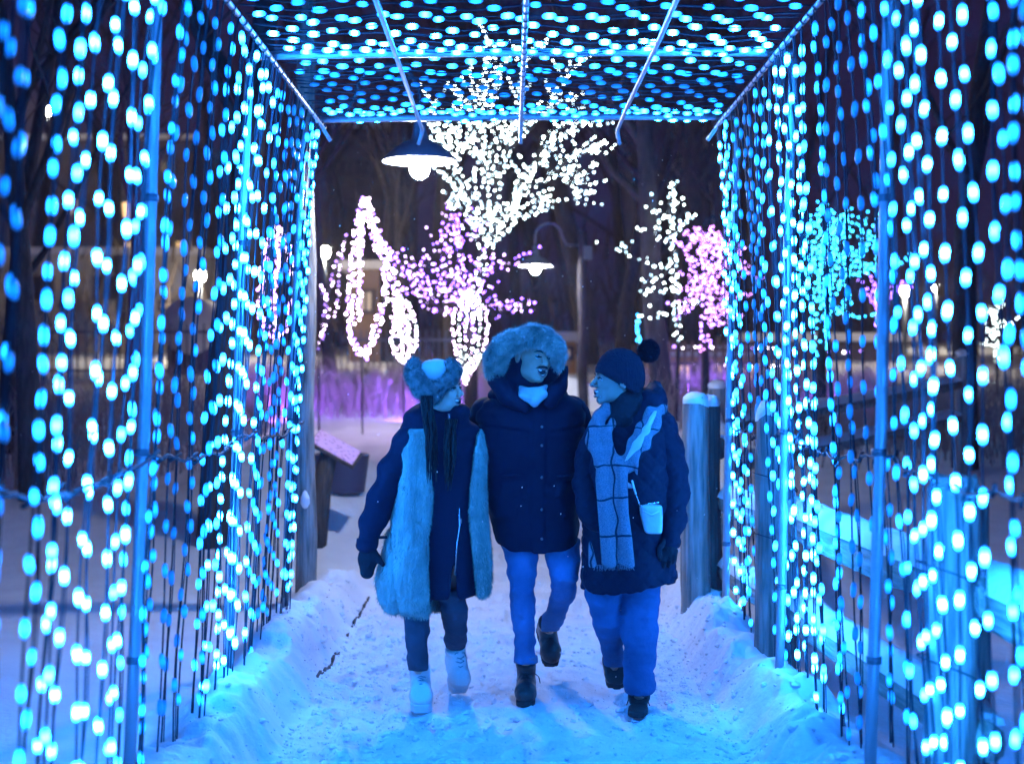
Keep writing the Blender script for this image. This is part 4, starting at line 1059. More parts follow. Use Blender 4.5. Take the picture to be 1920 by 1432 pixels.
def shoe(F, ankle, toe, shaft_top, mat, smat, W_=.048, sole=.022, shaft_r=.052, name='boot', lacem=None, heel_back=.065, chunky=1.0, capm=None):
    """foot from ankle/heel to toe; up vector perpendicular"""
    A = V3(ankle); Tt = V3(toe); f = Tt - A; L = np.linalg.norm(f); f /= L
    up = V3((0, 0, 1)); up = up - f * (up @ f)
    if np.linalg.norm(up) < .25: up = V3((0, -1, 0)) - f * (V3((0, -1, 0)) @ f)
    up /= np.linalg.norm(up); sd = np.cross(up, f)
    B = np.stack([sd, f, up], 1)
    St = V3(shaft_top)
    def loc(P): return (P - A) @ B            # x side, y forward, z up;   sole plane z=-.0
    def upper(P):
        Q = loc(P)
        d = chain(Q, [(0, -heel_back * .35, .045), (0, L * .35, .042), (0, L * .72, .036), (0, L - W_ * .75, .032)], [.040, W_ * .86, W_ * .98, W_ * .82], .02)
        d = smin(d, cap(P, A + up * .06 - f * .005, St, shaft_r * .86, shaft_r), .03)
        d = smin(d, chain(Q, [(0, L * .22, .085), (0, L * .62, .052)], [.034, .034], .02), .03)
        d = smax(d, -(Q[:, 2] - .004), .004)
        ax = (St - (A + up * .06)); ax /= np.linalg.norm(ax)
        d = smax(d, (P - St) @ ax, .008)
        return d + .0025 * fbm(P[:, 0] * 30, P[:, 1] * 30, P[:, 2] * 22, 2, 51)
    def solef(P):
        Q = loc(P)
        y = Q[:, 1]; w = np.interp(y, [-heel_back, 0, L * .35, L * .72, L], [.036, .038, .036, W_, .030]) * 1.06 * chunky
        d = np.maximum(np.abs(Q[:, 0]) - w, np.maximum(-heel_back - .008 - y, y - L - .004))
        e = np.linalg.norm(np.stack([Q[:, 0], np.clip(y - (L - W_), 0, None)], 1), axis=1) - W_ * 1.08 * chunky
        e2 = np.linalg.norm(np.stack([Q[:, 0], np.clip(-(y + heel_back - .036), 0, None)], 1), axis=1) - .046 * chunky
        d = np.maximum(d, np.maximum(e, e2))
        arch = ((y > L * .12) & (y < L * .32)) * .008
        d = smax(d, np.maximum(Q[:, 2] - .012 * chunky, -sole + arch - Q[:, 2]), .004)
        tr = np.where((Q[:, 2] < -sole + .008) & (np.sin(y * 320) > .2), .006, 0)
        return d + tr
    pts = np.array([A, Tt, St]); lo = pts.min(0) - .10; hi = pts.max(0) + .10
    root, V, Fc = smooth_obj(name, upper, lo, hi, .006, mat, F.t)
    V, Fc = surf(solef, lo, hi, .006); mobj('sole', mesh('sole', V, Fc, smat), root)
    if lacem:
        b = MB(); g = lambda x, y, z: tuple(A + B @ V3((x, y, z)))
        for k in range(4):
            y = L * (.60 - .11 * k); z = .090 + .012 * k
            b.tube([g(-.022, y, z - .008), g(0, y + .018, z + .003), g(.022, y, z - .008)], .0028, 5)
            b.tube([g(.022, y, z - .008), g(0, y - .006, z + .006), g(-.022, y - .02, z)], .0028, 5)
        for s in (-1, 1): b.tube([g(0, L * .18, .135), g(s * .022, L * .24, .145), g(s * .03, L * .25, .12)], .0028, 5)
        b.obj('lace', lacem, root)
    if capm:
        b = MB(); g = lambda x, y, z: tuple(A + B @ V3((x, y, z)))
        b.tube([g(-W_ * .96, L * .62, .02), g(-W_ * .75, L * .64, .055), g(0, L * .66, .077), g(W_ * .75, L * .64, .055), g(W_ * .96, L * .62, .02)], .0026, 5); b.obj('toe_seam', capm, root)
    return root
def leglines(F, rows, k=.48):
    K = F.keys(rows); return ([((a[1] + a[2]) / 2, a[3], a[0]) and ((a[1] + a[2]) / 2, a[3], a[0]) for a in K], [max(.02, k * min(a[2] - a[1], 2 * a[4]) / 2) for a in K])
def legs_part(F, rowsA, rowsB, mat, name='trousers', seed=60, hemrings=None):
    KA, KB = F.keys(rowsA), F.keys(rowsB)
    def fn(P):
        d = smin(loft(P, KA, 2.1, .01), loft(P, KB, 2.1, .01), .012)
        kn = fold(P, .011, (5, 5, 22), seed, 3) + fold(P, .008, (16, 10, 34), seed + 9, 2)
        return d + kn
    lo1, hi1 = F.bounds(rowsA); lo2, hi2 = F.bounds(rowsB)
    return smooth_obj(name, fn, np.minimum(lo1, lo2), np.maximum(hi1, hi2), .009, mat, F.t, 1)

# ================================================================ woman in the fur vest (left)
A = Fig((812 - 957) * 6.8 / FPX, 6.8, 'laughing person in fur-flap hat and long pale fur vest at left, white boots')
TA = [(1100, 757, 815, .0, .09), (1150, 757, 807, -.03, .07), (1200, 760, 803, -.02, .066), (1250, 765, 804, .02, .062), (1256, 765, 804, .03, .060)]
TB = [(1100, 818, 872, .03, .09), (1140, 824, 877, .05, .075), (1185, 834, 877, .17, .066), (1216, 835, 873, .28, .060)]
hc = A.p(829, 733, -.02)
HV, HF, HT = head(A, hc, math.radians(62), math.radians(-6), 0, M['skin_a'], M['lip'], A.p(806, 800, .02), .0145, .93)
body = bodymesh(A, M['skin_a'], (HV, HF), ([A.p(806, 800, .02), A.p(815, 850, .02), A.p(822, 960, .02), A.p(828, 1050, .02)], [.07, .12, .11, .13]),
    [([A.p(775, 830, 0), A.p(716, 935, -.02), A.p(694, 1015, -.05), A.p(692, 1045, -.06)], [.045, .038, .026, .024]), ([A.p(872, 825, .05), A.p(900, 900, .14)], [.045, .04])],
    [leglines(A, TA), leglines(A, TB)])
facebits(A, body, HT, .93, M['lip'], .0145)
# dark long coat
rows = [(752, 790, 842, .05, .06), (775, 772, 868, .04, .10), (800, 754, 896, .03, .125), (850, 752, 898, .02, .14), (950, 764, 894, .02, .145), (1020, 770, 896, .02, .14), (1080, 780, 898, .02, .13), (1118, 790, 894, .02, .12)]
K = A.keys(rows); zip0 = A.p(862, 955)[0]
def fn(P):
    d = loft(P, K, 2.2, .02)
    d = smin(d, ell(P, A.p(808, 782, .03), (.135, .13, .055)), .03)
    d = smin(d, ell(P, A.p(862, 775, -.03), (.055, .08, .05)), .03)
    gap = np.maximum(np.abs(P[:, 0] - A.p(852 + 0, 1100)[0]) - (A.p(0, 1040)[2] - P[:, 2]) * .10, P[:, 2] - A.p(0, 1040)[2])
    d = smax(d, -np.maximum(gap, P[:, 1] - .02), .01)
    return d + fold(P, .010, (7, 7, 9), 71) + .004 * np.sin(P[:, 2] * 60) * (P[:, 2] > 1.15)
lo, hi = A.bounds(rows, .07)
coat, _, _ = smooth_obj('coat', fn, lo, hi, .010, M['navy'], A.t)
b = MB(); b.tube([A.p(861, 952, -.125), A.p(862, 985, -.13), A.p(857, 1020, -.13), A.p(853, 1078, -.125)], .0028, 5); b.obj('zip', M['chrome'], coat)
b = MB(); b.box(A.p(864, 976, -.132), (.008, .006, .022)); b.obj('zip_pull', M['chrome'], coat, False)
b = MB(); b.box(A.p(842, 781, -.125), (.010, .008, .026)); b.obj('zip_pull', M['chrome'], coat, False)
# sleeve with puffed folds
ap = A.rel([(772, 822, -.01), (738, 885, -.03), (712, 945, -.05), (697, 985, -.06), (688, 1018, -.07)])
def fn(P):
    d = chain(P, ap, [.078, .073, .068, .060, .048], .02)
    t = P[:, 2]; return d + .006 * np.sin(t * 48 + 3 * P[:, 0]) + fold(P, .008, (9, 9, 16), 72)
pp = np.array(ap); sl, _, _ = smooth_obj('sleeve', fn, pp.min(0) - .11, pp.max(0) + .11, .009, M['navy'], A.t)
b = MB(); b.tube([A.p(689, 1012, -.07), A.p(687, 1024, -.07)], [.052, .050], 14); b.obj('cuff', M['navy'], sl)
b = MB(); b.box(A.p(716, 1007, -.085), (.05, .006, .014), rz=.2); b.obj('cuff_strap', M['glove'], sl, False)
# mitten
def fn(P):
    d = chain(P, A.rel([(690, 1022, -.075), (690, 1048, -.08), (688, 1072, -.085)]), [.036, .044, .034], .02, .62)
    return smin(d, chain(P, A.rel([(697, 1032, -.085), (708, 1046, -.09), (718, 1058, -.095)]), [.018, .016, .012], .01), .012) + fold(P, .003, (20, 20, 20), 73)
smooth_obj('mitten', fn, V3(A.p(690, 1090, -.08)) - .08, V3(A.p(700, 1015, -.08)) + .09, .006, M['glove'], A.t)
# long fur vest
rows = [(794, 760, 884, .03, .12), (806, 748, 904, .03, .15), (850, 738, 911, .02, .168), (950, 730, 914, .02, .175), (1040, 714, 921, .02, .18), (1085, 705, 923, .02, .18), (1120, 709, 920, .02, .175), (1149, 722, 900, .02, .16)]
K = A.keys(rows)
def edge(lst): 
    zz = [A.p(0, y)[2] for _, y in lst][::-1]; xx = [A.p(x, y)[0] for x, y in lst][::-1]; return lambda z: np.interp(z, zz, xx)
eL = edge([(796, 780), (806, 800), (815, 850), (812, 950), (806, 1000), (805, 1145)]); eR = edge([(905, 780), (896, 815), (889, 850), (882, 950), (889, 1040), (898, 1116)])
zR = A.p(0, 1117)[2]; yv = .05
def fn(P):
    d = loft(P, K, 2.3, .035)
    x, z = P[:, 0], P[:, 2]
    op = np.maximum(np.maximum(eL(z) - x, x - eR(z)), P[:, 1] - .06)
    d = smax(d, -op, .014)
    d = np.maximum(d, -np.maximum(np.maximum(eL(z) + .01 - x, z - zR - .01 * 0), -1) * 1.0) if False else d
    rb = np.maximum(A.p(870, 1100)[0] - x, z - zR); d = smax(d, -rb, .02)
    arm = chain(P, [V3(q) + V3((-.004, -.0, 0)) for q in ap[:2]], [.062, .058], .02); d = smax(d, -arm, .02)
    pocket = .012 * np.exp(-((x - A.p(738, 1040)[0] + (z - A.p(0, 1040)[2]) * .12) / .010) ** 2) * (z < A.p(0, 970)[2])
    return d + fold(P, .012, (6, 6, 4), 74) + pocket
lo, hi = A.bounds(rows, .05)
vest, vV, vF = smooth_obj('fur_vest', fn, lo, hi, .010, M['fur_vb'], A.t)
zt, zb_ = A.p(0, 800)[2], A.p(0, 1145)[2]
def vm_(c):
    x, z = c[:, 0], c[:, 2]; dl = np.abs(x - eL(z)); dr = np.abs(x - eR(z))
    return (c[:, 1] < .12) * (1.0 + 5 * np.exp(-np.minimum(dl, dr) / .05))
fur('fur_pile', vV, vF, 28000, .015, .0010, M['fur_v'], vest, (0, -.1, -1), .68, vm_, 3, .55)
# hair down the chest and strap
b = MB(); rn = random.Random(12)
for k in range(70):
    side = k % 2; x0 = (799 if side == 0 else 846) + rn.uniform(-7, 9); dpt = -.10 - rn.uniform(0, .05); L_ = rn.uniform(.75, 1.1); ph = rn.uniform(0, 6)
    pts = []
    for i_ in range(9):
        f = i_ / 8; px = x0 + (12 if side == 0 else -6) * f + 3.2 * math.sin(ph + f * 5); py = (742 if side == 0 else 786) + (150 if side == 0 else 125) * f * L_
        pts.append(A.p(px, py, dpt - .062 * min(1, f * 2.2)))
    b.tube(pts, [.005, .0062, .0066, .0066, .0062, .0055, .0045, .003, .001], 5)
b.obj('long_hair', M['hair'], A.t)
b = MB(); b.tube([HT((.062, -.045, .03)), HT((.064, -.045, -.02)), HT((.048, -.05, -.085)), HT((.01, -.055, -.118))], .0028, 6); b.obj('hat_strap', M['knit'], A.t)
b = MB(); b.tube([HT((.085, .0, -.04)), HT((.088, .0, -.065))], [.002, .006], 8); b.obj('earring', M['chrome'], A.t)
# trapper hat
cr = A.p(815, 703, .0)
def fn(P): return ell(P, cr, (.098, .098, .078), np.array(Matrix.Rotation(math.radians(-8), 3, 'Y'))) + fold(P, .006, (12, 12, 12), 76)
hat, _, _ = smooth_obj('trapper_hat', fn, V3(cr) - .14, V3(cr) + .14, .008, M['suede'], A.t)
def fn(P):
    d = chain(P, A.rel([(776, 684, -.02), (779, 708, -.08), (793, 728, -.09), (808, 740, -.09), (824, 730, -.095), (842, 714, -.085), (852, 696, -.03)]), [.030, .036, .044, .042, .030, .030, .030], .03)
    d = smin(d, chain(P, A.rel([(776, 684, -.01), (780, 705, .07), (808, 730, .10), (842, 712, .06), (852, 695, .0)]), [.030, .035, .04, .03, .030], .03), .02)
    d = smin(d, ell(P, A.p(770, 697, -.03), (.030, .04, .045)), .02)
    d = smin(d, ell(P, A.p(846, 690, -.02), (.036, .06, .040)), .02)
    d = smin(d, cap(P, A.p(846, 684, -.03), A.p(842, 676, -.03), .02, .010), .01)
    return d + fold(P, .012, (22, 22, 22), 77)
fb, fV, fF = smooth_obj('hat_fur_flap', fn, V3(A.p(752, 765, -.12)) - .03, V3(A.p(868, 668, .10)) + .05, .007, M['fur_k'], hat)
fur('hat_pile', fV, fF, 9000, .014, .0010, M['fur_k'], hat, (0, 0, 0), .0, None, 5, .8)
# legs and boots
legs_part(A, TA, TB, M['slate'], seed=61)
shoe(A, A.p(789, 1303, .12), A.p(790, 1326, -.15), A.p(786, 1246, .06), M['wboot'], M['wsole'], .054, .030, .053, 'snow_boot', M['lace'], chunky=1.12, capm=M['wsole'])
shoe(A, A.p(853, 1246, .34), A.p(862, 1293, .23), A.p(853, 1212, .26), M['wboot'], M['wsole'], .056, .028, .055, 'snow_boot', M['lace'], chunky=1.12, capm=M['wsole'])

# ================================================================ man in the parka (middle)
B_ = Fig((1000 - 957) * 6.95 / FPX, 6.95, 'laughing moustached person in dark hooded parka with big fur ruff, in the middle')
TC = [(1010, 938, 1012, .0, .10), (1050, 947, 1008, -.02, .085), (1100, 955, 1003, -.05, .072), (1160, 960, 1003, -.02, .070), (1225, 964, 1006, .02, .060), (1240, 964, 1008, .02, .062)]
TD = [(1010, 1013, 1088, .02, .10), (1050, 1024, 1088, -.04, .085), (1085, 1032, 1084, -.08, .076), (1115, 1032, 1078, .03, .075), (1150, 1018, 1064, .22, .070), (1182, 1012, 1048, .38, .062)]
hc = B_.p(1000, 669, -.045)
HV, HF, HT = head(B_, hc, math.radians(34), math.radians(4), math.radians(6), M['skin_b'], M['lip'], B_.p(990, 750, .03), .0175, 1.03)
body = bodymesh(B_, M['skin_b'], (HV, HF), ([B_.p(990, 750, .03), B_.p(992, 800, .03), B_.p(998, 920, .03), B_.p(1005, 950, .03)], [.075, .14, .12, .12]),
    [([B_.p(915, 785, .05), B_.p(880, 850, .20), B_.p(850, 870, .26)], [.055, .045, .035]), ([B_.p(1072, 775, .05), B_.p(1102, 850, .14), B_.p(1150, 850, .24)], [.055, .045, .035])],
    [leglines(B_, TC), leglines(B_, TD)])
facebits(B_, body, HT, 1.03, M['lip'], .0175, True, closed=True)
rows = [(722, 975, 1030, .04, .08), (738, 932, 1055, .04, .12), (752, 900, 1084, .04, .145), (772, 888, 1097, .03, .16), (800, 888, 1098, .02, .17), (850, 893, 1086, .02, .17), (900, 907, 1080, .02, .165), (950, 914, 1084, .02, .165), (1000, 920, 1088, .02, .165), (1031, 926, 1087, .02, .16)]
K = B_.keys(rows); plx = B_.p(1010, 900)[0]
def fn(P):
    d = loft(P, K, 2.4, .02)
    hem = B_.p(0, 1028)[2] + .02 * np.abs((P[:, 0] - plx) / .2) ** 1.5
    d = smax(d, hem - P[:, 2], .01)
    x, z = P[:, 0], P[:, 2]; fr = P[:, 1] < 0
    d = d + fold(P, .022, (5, 6, 4), 81) + fold(P, .010, (11, 9, 14), 82)
    d = d - .006 * (np.abs(x - plx - .006 * np.sin(z * 5)) < .032) * fr
    for s in (-1, 1):                                   # hand pockets, chest seams
        zz = B_.p(0, 935)[2]; xx = plx + s * .15
        d = d - .006 * ((np.abs(x - xx - s * (z - zz) * -.25) < .055) & (np.abs(z - zz) < .085)) * fr
        d = d + .005 * np.exp(-((z - B_.p(0, 812)[2] - .15 * np.abs(x - plx)) / .007) ** 2) * (np.abs(x - plx) > .05) * fr
    return d
lo, hi = B_.bounds(rows, .05)
coat, _, _ = smooth_obj('parka', fn, lo, hi, .009, M['navy'], B_.t)
for s in (-1, 1):
    b = MB(); px = 1010 + s * 52; b.tube([B_.p(px - 14 * s * 0 - 18, 893, -.162), B_.p(px + 18, 889, -.162)], .005, 6); b.obj('pocket_flap', M['navy'], coat)
b = MB(); pr = R
for k, py in enumerate((800, 835, 895, 955, 1010)): 
    b = MB(); b.lathe([(0, -.003), (.007, -.002), (.007, .002), (0, .003)], (0, 0, 0), 10); o = b.obj('snap', M['metal'], coat); o.location = B_.p(1016, py, -.178); o.rotation_euler = (math.pi / 2, 0, 0)
def arm(F, pts, rs, mat, seed, ripple=42, amp=.005, name='sleeve'):
    def fn(P): return chain(P, pts, rs, .02) + amp * np.sin(P[:, 2] * ripple + 4 * P[:, 0]) + fold(P, .009, (9, 9, 14), seed)
    pp = np.array(pts); return smooth_obj(name, fn, pp.min(0) - .12, pp.max(0) + .12, .010, mat, F.t)[0]
arm(B_, B_.rel([(912, 778, .05), (893, 830, .16), (862, 850, .26)]), [.085, .075, .062], M['navy'], 83)
arm(B_, B_.rel([(1070, 770, .05), (1094, 812, .10), (1106, 835, .18), (1150, 838, .28)]), [.080, .074, .070, .060], M['navy'], 84)
# hood, lining and fur ruff
hcn = B_.p(986, 694, .10)
def fn(P):
    d = ell(P, hcn, (.165, .185, .185))
    d = smin(d, ell(P, B_.p(990, 742, .05), (.20, .15, .075)), .04)
    d = smin(d, chain(P, B_.rel([(1052, 690, -.04), (1046, 722, -.09), (1032, 752, -.12)]), [.040, .045, .035], .03), .03)
    d = smin(d, chain(P, B_.rel([(930, 712, -.05), (950, 742, -.10), (985, 765, -.13)]), [.045, .040, .028], .03), .03)
    hole = ell(P, HT((.0, -.14, .0)), (.098, .21, .135))
    d = smax(d, -hole, .02)
    return d + fold(P, .010, (9, 9, 9), 85)
hood, _, _ = smooth_obj('hood', fn, V3(B_.p(905, 775, -.16)) - .04, V3(B_.p(1065, 600, .3)) + .04, .009, M['navy'], B_.t)
ring = [(926, 697, -.06), (930, 672, -.09), (944, 650, -.11), (965, 637, -.135), (992, 629, -.155), (1018, 631, -.165), (1038, 645, -.14), (1046, 666, -.10), (1046, 686, -.06)]
def fn(P): return chain(P, B_.rel(ring), [.034, .041, .041, .038, .035, .032, .029, .025, .018], .03) + fold(P, .010, (14, 14, 14), 86)
rf, rV, rF = smooth_obj('fur_ruff', fn, V3(B_.p(905, 725, -.15)) - .06, V3(B_.p(1062, 605, -.05)) + .08, .008, M['fur_h'], hood)
rc = V3(B_.p(990, 690, -.05))
def radial(V, F, n, L, seed):
    fur('ruff_hair', V, F, n, L, .0012, M['fur_h'], hood, (-.2, -.5, -.3), .35, None, seed, .75)
radial(rV, rF, 18000, .024, 7)
# light scarf at the neck and collar of the shirt
def fn(P): return smin(chain(P, B_.rel([(966, 733, -.05), (980, 744, -.12), (1002, 752, -.165), (1020, 738, -.14), (1026, 726, -.05)]), [.010, .018, .024, .018, .010], .01), chain(P, B_.rel([(970, 724, -.04), (984, 733, -.10), (1006, 736, -.145), (1024, 724, -.10)]), [.010, .018, .022, .014], .01), .006) + fold(P, .010, (16, 16, 26), 87)
smooth_obj('neck_scarf', fn, V3(B_.p(950, 775, -.17)) - .05, V3(B_.p(1040, 710, -.05)) + .04, .006, M['pale'], B_.t)
legs_part(B_, TC, TD, M['jeans'], seed=62)
b = MB(); b.tube([B_.p(986, 1229, .02), B_.p(986, 1241, .02)], [.058, .060], 16); b.obj('turned_hem', M['hem'], B_.t)
shoe(B_, B_.p(987, 1297, .10), B_.p(985, 1319, -.13), B_.p(986, 1238, .04), M['boot'], M['sole'], .051, .022, .050, 'lace_up_boot', M['blace'], capm=M['sole'])
shoe(B_, B_.p(1022, 1192, .52), B_.p(1035, 1246, .36), B_.p(1028, 1166, .36), M['boot'], M['sole'], .053, .022, .052, 'lace_up_boot', M['blace'], capm=M['sole'])
b = MB(); b.tube([B_.p(1003, 1262, -.02), B_.p(1010, 1268, -.04), B_.p(1013, 1280, -.04), B_.p(1011, 1270, -.05)], .0022, 5); b.obj('lace_end', M['blace'], B_.t)

# ================================================================ person in beanie and checked scarf (right)
C_ = Fig((1180 - 957) * 6.75 / FPX, 6.75, 'smiling person in navy pompom beanie, quilted coat and checked scarf at right')
TE = [(1085, 1092, 1164, .0, .10), (1130, 1100, 1164, -.02, .085), (1170, 1112, 1166, .02, .078), (1205, 1124, 1170, .14, .072), (1248, 1132, 1172, .28, .064)]
TF = [(1085, 1160, 1240, .02, .10), (1140, 1162, 1236, -.01, .085), (1200, 1166, 1233, -.02, .080), (1260, 1170, 1228, .0, .076), (1300, 1172, 1225, .02, .074)]
hc = C_.p(1153, 713, -.02)
HV, HF, HT = head(C_, hc, math.radians(-74), math.radians(-3), 0, M['skin_c'], M['lip_c'], C_.p(1172, 780, .03), .0125, 1.0)
body = bodymesh(C_, M['skin_c'], (HV, HF), ([C_.p(1172, 780, .03), C_.p(1178, 830, .03), C_.p(1180, 950, .03), C_.p(1180, 1050, .03)], [.075, .14, .13, .15]),
    [([C_.p(1235, 815, 0), C_.p(1268, 910, -.02), C_.p(1258, 1000, -.08), C_.p(1254, 1025, -.1)], [.05, .042, .03, .028]), ([C_.p(1125, 815, .03), C_.p(1106, 900, .02), C_.p(1112, 965, -.06)], [.05, .042, .03])],
    [leglines(C_, TE), leglines(C_, TF)])
facebits(C_, body, HT, 1.0, M['lip_c'], .0125)
def quilt(P, a=.006, s=.078):
    u = (P[:, 0] + P[:, 2]) / s; v = (P[:, 0] - P[:, 2]) / s
    return -a * (1 - np.minimum(1, 7 * np.minimum(np.abs((u % 1) - .5) * -1 + .5, .5 - np.abs((v % 1) - .5)) ) * 1.0) * -1
rows = [(738, 1150, 1222, .05, .08), (758, 1130, 1245, .05, .12), (780, 1116, 1258, .04, .145), (810, 1106, 1264, .03, .16), (870, 1098, 1264, .02, .17), (940, 1092, 1262, .02, .175), (1000, 1088, 1262, .02, .18), (1060, 1086, 1268, .02, .185), (1105, 1087, 1274, .02, .18)]
K = C_.keys(rows)
def fn(P):
    d = loft(P, K, 2.3, .02)
    hem = C_.p(0, 1098)[2] + .018 * np.sin((P[:, 0]) * 9) ; d = smax(d, hem - P[:, 2], .01)
    d = smin(d, ell(P, C_.p(1216, 752, .05), (.085, .12, .065)), .03)
    d = smin(d, chain(P, C_.rel([(1235, 748, .0), (1228, 725, .08)]), [.035, .03], .02), .02)
    return d + fold(P, .020, (6, 6, 5), 91) + quilt(P)
lo, hi = C_.bounds(rows, .06)
coat, _, _ = smooth_obj('quilted_coat', fn, lo, hi, .0085, M['puffer'], C_.t, 0)
ap2 = C_.rel([(1240, 806, .0), (1258, 860, -.02), (1266, 915, -.03), (1263, 970, -.07), (1257, 1008, -.10)])
def fn(P): return chain(P, ap2, [.080, .074, .070, .062, .054], .02) + fold(P, .009, (9, 9, 14), 92) + quilt(P, .005) + .005 * np.sin(P[:, 2] * 52 + 4 * P[:, 0])
pp = np.array(ap2); smooth_obj('quilted_sleeve', fn, pp.min(0) - .11, pp.max(0) + .11, .0085, M['puffer'], C_.t, 0)
ap3 = C_.rel([(1122, 812, .02), (1104, 860, .0), (1098, 905, -.02), (1104, 955, -.10), (1118, 978, -.13)])
def fn(P): return chain(P, ap3, [.070, .066, .062, .055, .05], .02) + fold(P, .009, (9, 9, 14), 93) + quilt(P, .005)
pp = np.array(ap3); smooth_obj('quilted_sleeve', fn, pp.min(0) - .10, pp.max(0) + .10, .0085, M['puffer'], C_.t, 0)
# gloved hand with fingers, half closed
def fn(P):
    d = chain(P, C_.rel([(1256, 1008, -.11), (1254, 1030, -.12)]), [.034, .036], .02, .7)
    for k, (dx, l) in enumerate(((-14, 20), (-5, 26), (5, 25), (14, 19))):
        d = smin(d, chain(P, C_.rel([(1253 + dx, 1032, -.125), (1251 + dx, 1032 + l * .7, -.135), (1249 + dx * .9, 1032 + l * 1.15, -.115)]), [.0125, .0115, .0095], .004), .004)
    d = smin(d, chain(P, C_.rel([(1246, 1014, -.13), (1236, 1028, -.15), (1236, 1042, -.155)]), [.014, .013, .010], .005), .008)
    return d
smooth_obj('glove', fn, V3(C_.p(1225, 1070, -.16)) - .03, V3(C_.p(1275, 995, -.08)) + .03, .005, M['glove'], C_.t)
# scarf: two lapels, a wrap and a hanging tail
def fn(P):
    d = chain(P, C_.rel([(1190, 742, .11), (1232, 758, .03), (1222, 786, -.10), (1200, 826, -.17), (1178, 862, -.20), (1158, 888, -.20)]), [.03, .044, .050, .046, .038, .028], .02, .7)
    d = smin(d, chain(P, C_.rel([(1158, 752, .03), (1134, 774, -.06), (1117, 800, -.12), (1114, 828, -.16), (1130, 854, -.19), (1150, 882, -.205)]), [.03, .036, .036, .036, .036, .028], .02, .7), .01)
    d = smin(d, chain(P, C_.rel([(1146, 792, -.10), (1138, 818, -.16), (1146, 850, -.20)]), [.022, .026, .022], .02, .7), .006)
    d = smin(d, chain(P, C_.rel([(1130, 868, -.20), (1180, 872, -.21)]), [.040, .042], .02, .6), .012)
    return d + fold(P, .012, (12, 12, 12), 94) + .006 * np.sin(P[:, 0] * 70 + P[:, 2] * 34)
sc, _, _ = smooth_obj('checked_scarf', fn, V3(C_.p(1095, 905, -.23)) - .03, V3(C_.p(1250, 735, .12)) + .04, .007, M['scarf'], C_.t)
rows = [(868, 1126, 1188, -.215, .022), (900, 1116, 1186, -.225, .020), (960, 1116, 1178, -.245, .018), (1010, 1116, 1186, -.255, .018), (1062, 1114, 1189, -.26, .016)]
K = C_.keys(rows); sx = C_.p(1151, 900)[0]
def fn(P): return loft(P, K, 3.5, .008) + .008 * np.exp(-((P[:, 0] - sx) / .006) ** 2) + .006 * np.sin(P[:, 0] * 70 + P[:, 2] * 8)
lo, hi = C_.bounds(rows, .03); tl, _, _ = smooth_obj('scarf_tail', fn, lo, hi, .0055, M['scarf'], sc)
b = MB(); rn = random.Random(4)
for k in range(46):
    px = 1115 + 73 * k / 45; b.tube([C_.p(px, 1058, -.26), C_.p(px + rn.uniform(-1.5, 1.5), 1064, -.26), C_.p(px + rn.uniform(-2.5, 2.5), 1069 + rn.uniform(-1.5, 2), -.257)], [.0018, .0015, .0008], 4)
o = b.obj('fringe', M['scarf'], tl); o["kind"] = 'stuff'
# pale cloth flash on the lapel and pale scarf fold
def fn(P): return chain(P, C_.rel([(1229, 772, -.13), (1212, 806, -.185), (1194, 834, -.215), (1172, 864, -.235)]), [.008, .017, .018, .006], .02, .6) + fold(P, .004, (12, 12, 12), 95)
smooth_obj('pale_scarf_stripe', fn, V3(C_.p(1165, 870, -.25)) - .03, V3(C_.p(1235, 770, -.13)) + .03, .006, M['pale'], sc)
def fn(P): return chain(P, C_.rel([(1138, 893, -.222), (1162, 903, -.23), (1184, 912, -.225)]), [.010, .018, .012], .01, .5)
smooth_obj('pale_scarf_fold', fn, V3(C_.p(1130, 925, -.23)) - .03, V3(C_.p(1195, 885, -.21)) + .03, .006, M['pale'], sc)
# neck warmer and dark hair
def fn(P):
    d = chain(P, C_.rel([(1174, 742, .03), (1168, 764, -.02), (1160, 790, -.07)]), [.078, .076, .050], .03)
    return smin(d, chain(P, C_.rel([(1196, 730, .0), (1190, 752, -.03), (1172, 786, -.09)]), [.030, .044, .040], .02), .02) + fold(P, .012, (22, 22, 22), 96)
smooth_obj('neck_warmer', fn, V3(C_.p(1130, 850, -.16)) - .03, V3(C_.p(1215, 720, .08)) + .06, .007, M['glove'], C_.t)
# beanie
def fn(P):
    Rn = np.array(Matrix.Rotation(math.radians(-74), 3, 'Z')); Q = (P - V3(hc)) @ Rn
    d = ell(Q, (0, .026, .046), (.094, .116, .108))
    d = smin(d, ell(Q, (0, .060, .0), (.085, .085, .080)), .03)
    pl = Q[:, 2] - (.034 - .60 * (Q[:, 1] + .085))        # brim plane falls to the nape
    d = smax(d, -pl, .010)
    d = d + .0022 * np.sin(np.arctan2(Q[:, 0], Q[:, 1] - .02) * 46)
    return np.where(pl < .03, d - .004, d)
hat, _, _ = smooth_obj('beanie', fn, V3(hc) - .17, V3(hc) + .20, .006, M['knit'], C_.t)
pc = C_.p(1216, 658, .02)
def fn(P): return ell(P, pc, (.046, .046, .046)) + fold(P, .006, (30, 30, 30), 97)
pm_, pV, pF = smooth_obj('pompom', fn, V3(pc) - .07, V3(pc) + .07, .006, M['pom'], hat)
fur('pompom_yarn', pV, pF, 3500, .012, .0016, M['pom'], hat, (0, 0, 0), 0, None, 8, .4)
b = MB(); e = HT((-.083, .012, -.036)); b.lathe([(0, -.005), (.004, -.003), (.005, 0), (.004, .003), (0, .005)], e, 8); b.obj('earring', M['chrome'], C_.t)
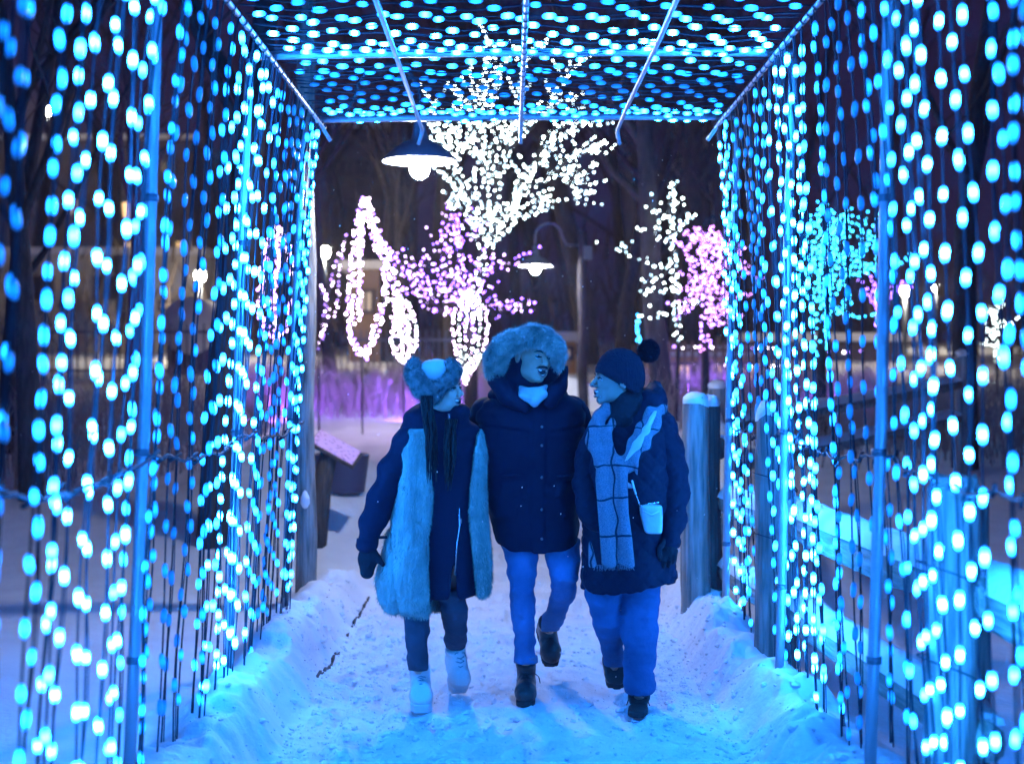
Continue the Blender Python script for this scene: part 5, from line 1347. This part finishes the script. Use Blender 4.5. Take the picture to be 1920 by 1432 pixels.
# trousers and shoes
legs_part(C_, TE, TF, M['jeans2'], seed=63)
shoe(C_, C_.p(1148, 1256, .42), C_.p(1156, 1286, .28), C_.p(1150, 1236, .30), M['boot'], M['sole'], .053, .020, .056, 'dark_shoe', None)
shoe(C_, C_.p(1199, 1316, .10), C_.p(1195, 1338, -.13), C_.p(1199, 1288, .05), M['boot'], M['sole'], .056, .022, .056, 'dark_shoe', None, capm=M['sole'])
# small cross-body bag: top-level, it hangs from the shoulder
bg = C_.o + Vector(C_.p(1221, 972, -.20)); t = empty('handbag', bg); tag(t, 'small pale crossbody handbag with short strap on the quilted coat', 'handbag')
def q(px, py, dy=-.20): return tuple(C_.o + Vector(C_.p(px, py, dy)) - bg)
K = [(q(0, 946)[2], q(1199, 0)[0], q(1241, 0)[0], 0, .030), (q(0, 960)[2], q(1200, 0)[0], q(1242, 0)[0], 0, .034), (q(0, 985)[2], q(1205, 0)[0], q(1242, 0)[0], 0, .034), (q(0, 1000)[2], q(1209, 0)[0], q(1241, 0)[0], 0, .030)]
bo, _, _ = smooth_obj('bag_body', lambda P: loft(P, K, 3.5, .012) + fold(P, .003, (14, 14, 14), 98), (-.09, -.06, -.1), (.09, .06, .1), .005, M['bag'], t)
b = MB(); b.tube([q(1206, 958, -.236), q(1222, 966, -.24), q(1238, 957, -.236)], [.004, .007, .004], 6); b.obj('pocket_flap', M['bag'], t)
b = MB(); b.tube([q(1204, 947, -.215), q(1236, 941, -.215)], .0035, 6); b.obj('zip', M['chrome'], t)
b = MB(); b.tube([q(1185, 900, -.235), q(1189, 915, -.24), q(1192, 926, -.24)], [.011, .012, .011], 8, flat=.4); b.obj('strap', M['bag'], t)
b = MB(); b.tube([q(1192, 926, -.24), q(1196, 936, -.236), q(1201, 950, -.23)], [.004, .003, .003], 6); b.obj('clasp', M['chrome'], t)

# ------------------------------------------------------------------ winter mist
b = MB(); b.box((0, 52, 10), (210, 136, 32))
vm = bpy.data.materials.new('mist'); vm.use_nodes = True; vm.node_tree.nodes.clear()
vo = vm.node_tree.nodes.new('ShaderNodeOutputMaterial'); pv = vm.node_tree.nodes.new('ShaderNodeVolumePrincipled')
pv.inputs['Color'].default_value = (.9, .9, .95, 1); pv.inputs['Density'].default_value = .0017
vm.node_tree.links.new(pv.outputs[0], vo.inputs['Volume'])
o = b.obj('haze', vm, None, False); tag(o, 'thin winter mist in the night air', 'haze', kind='stuff')
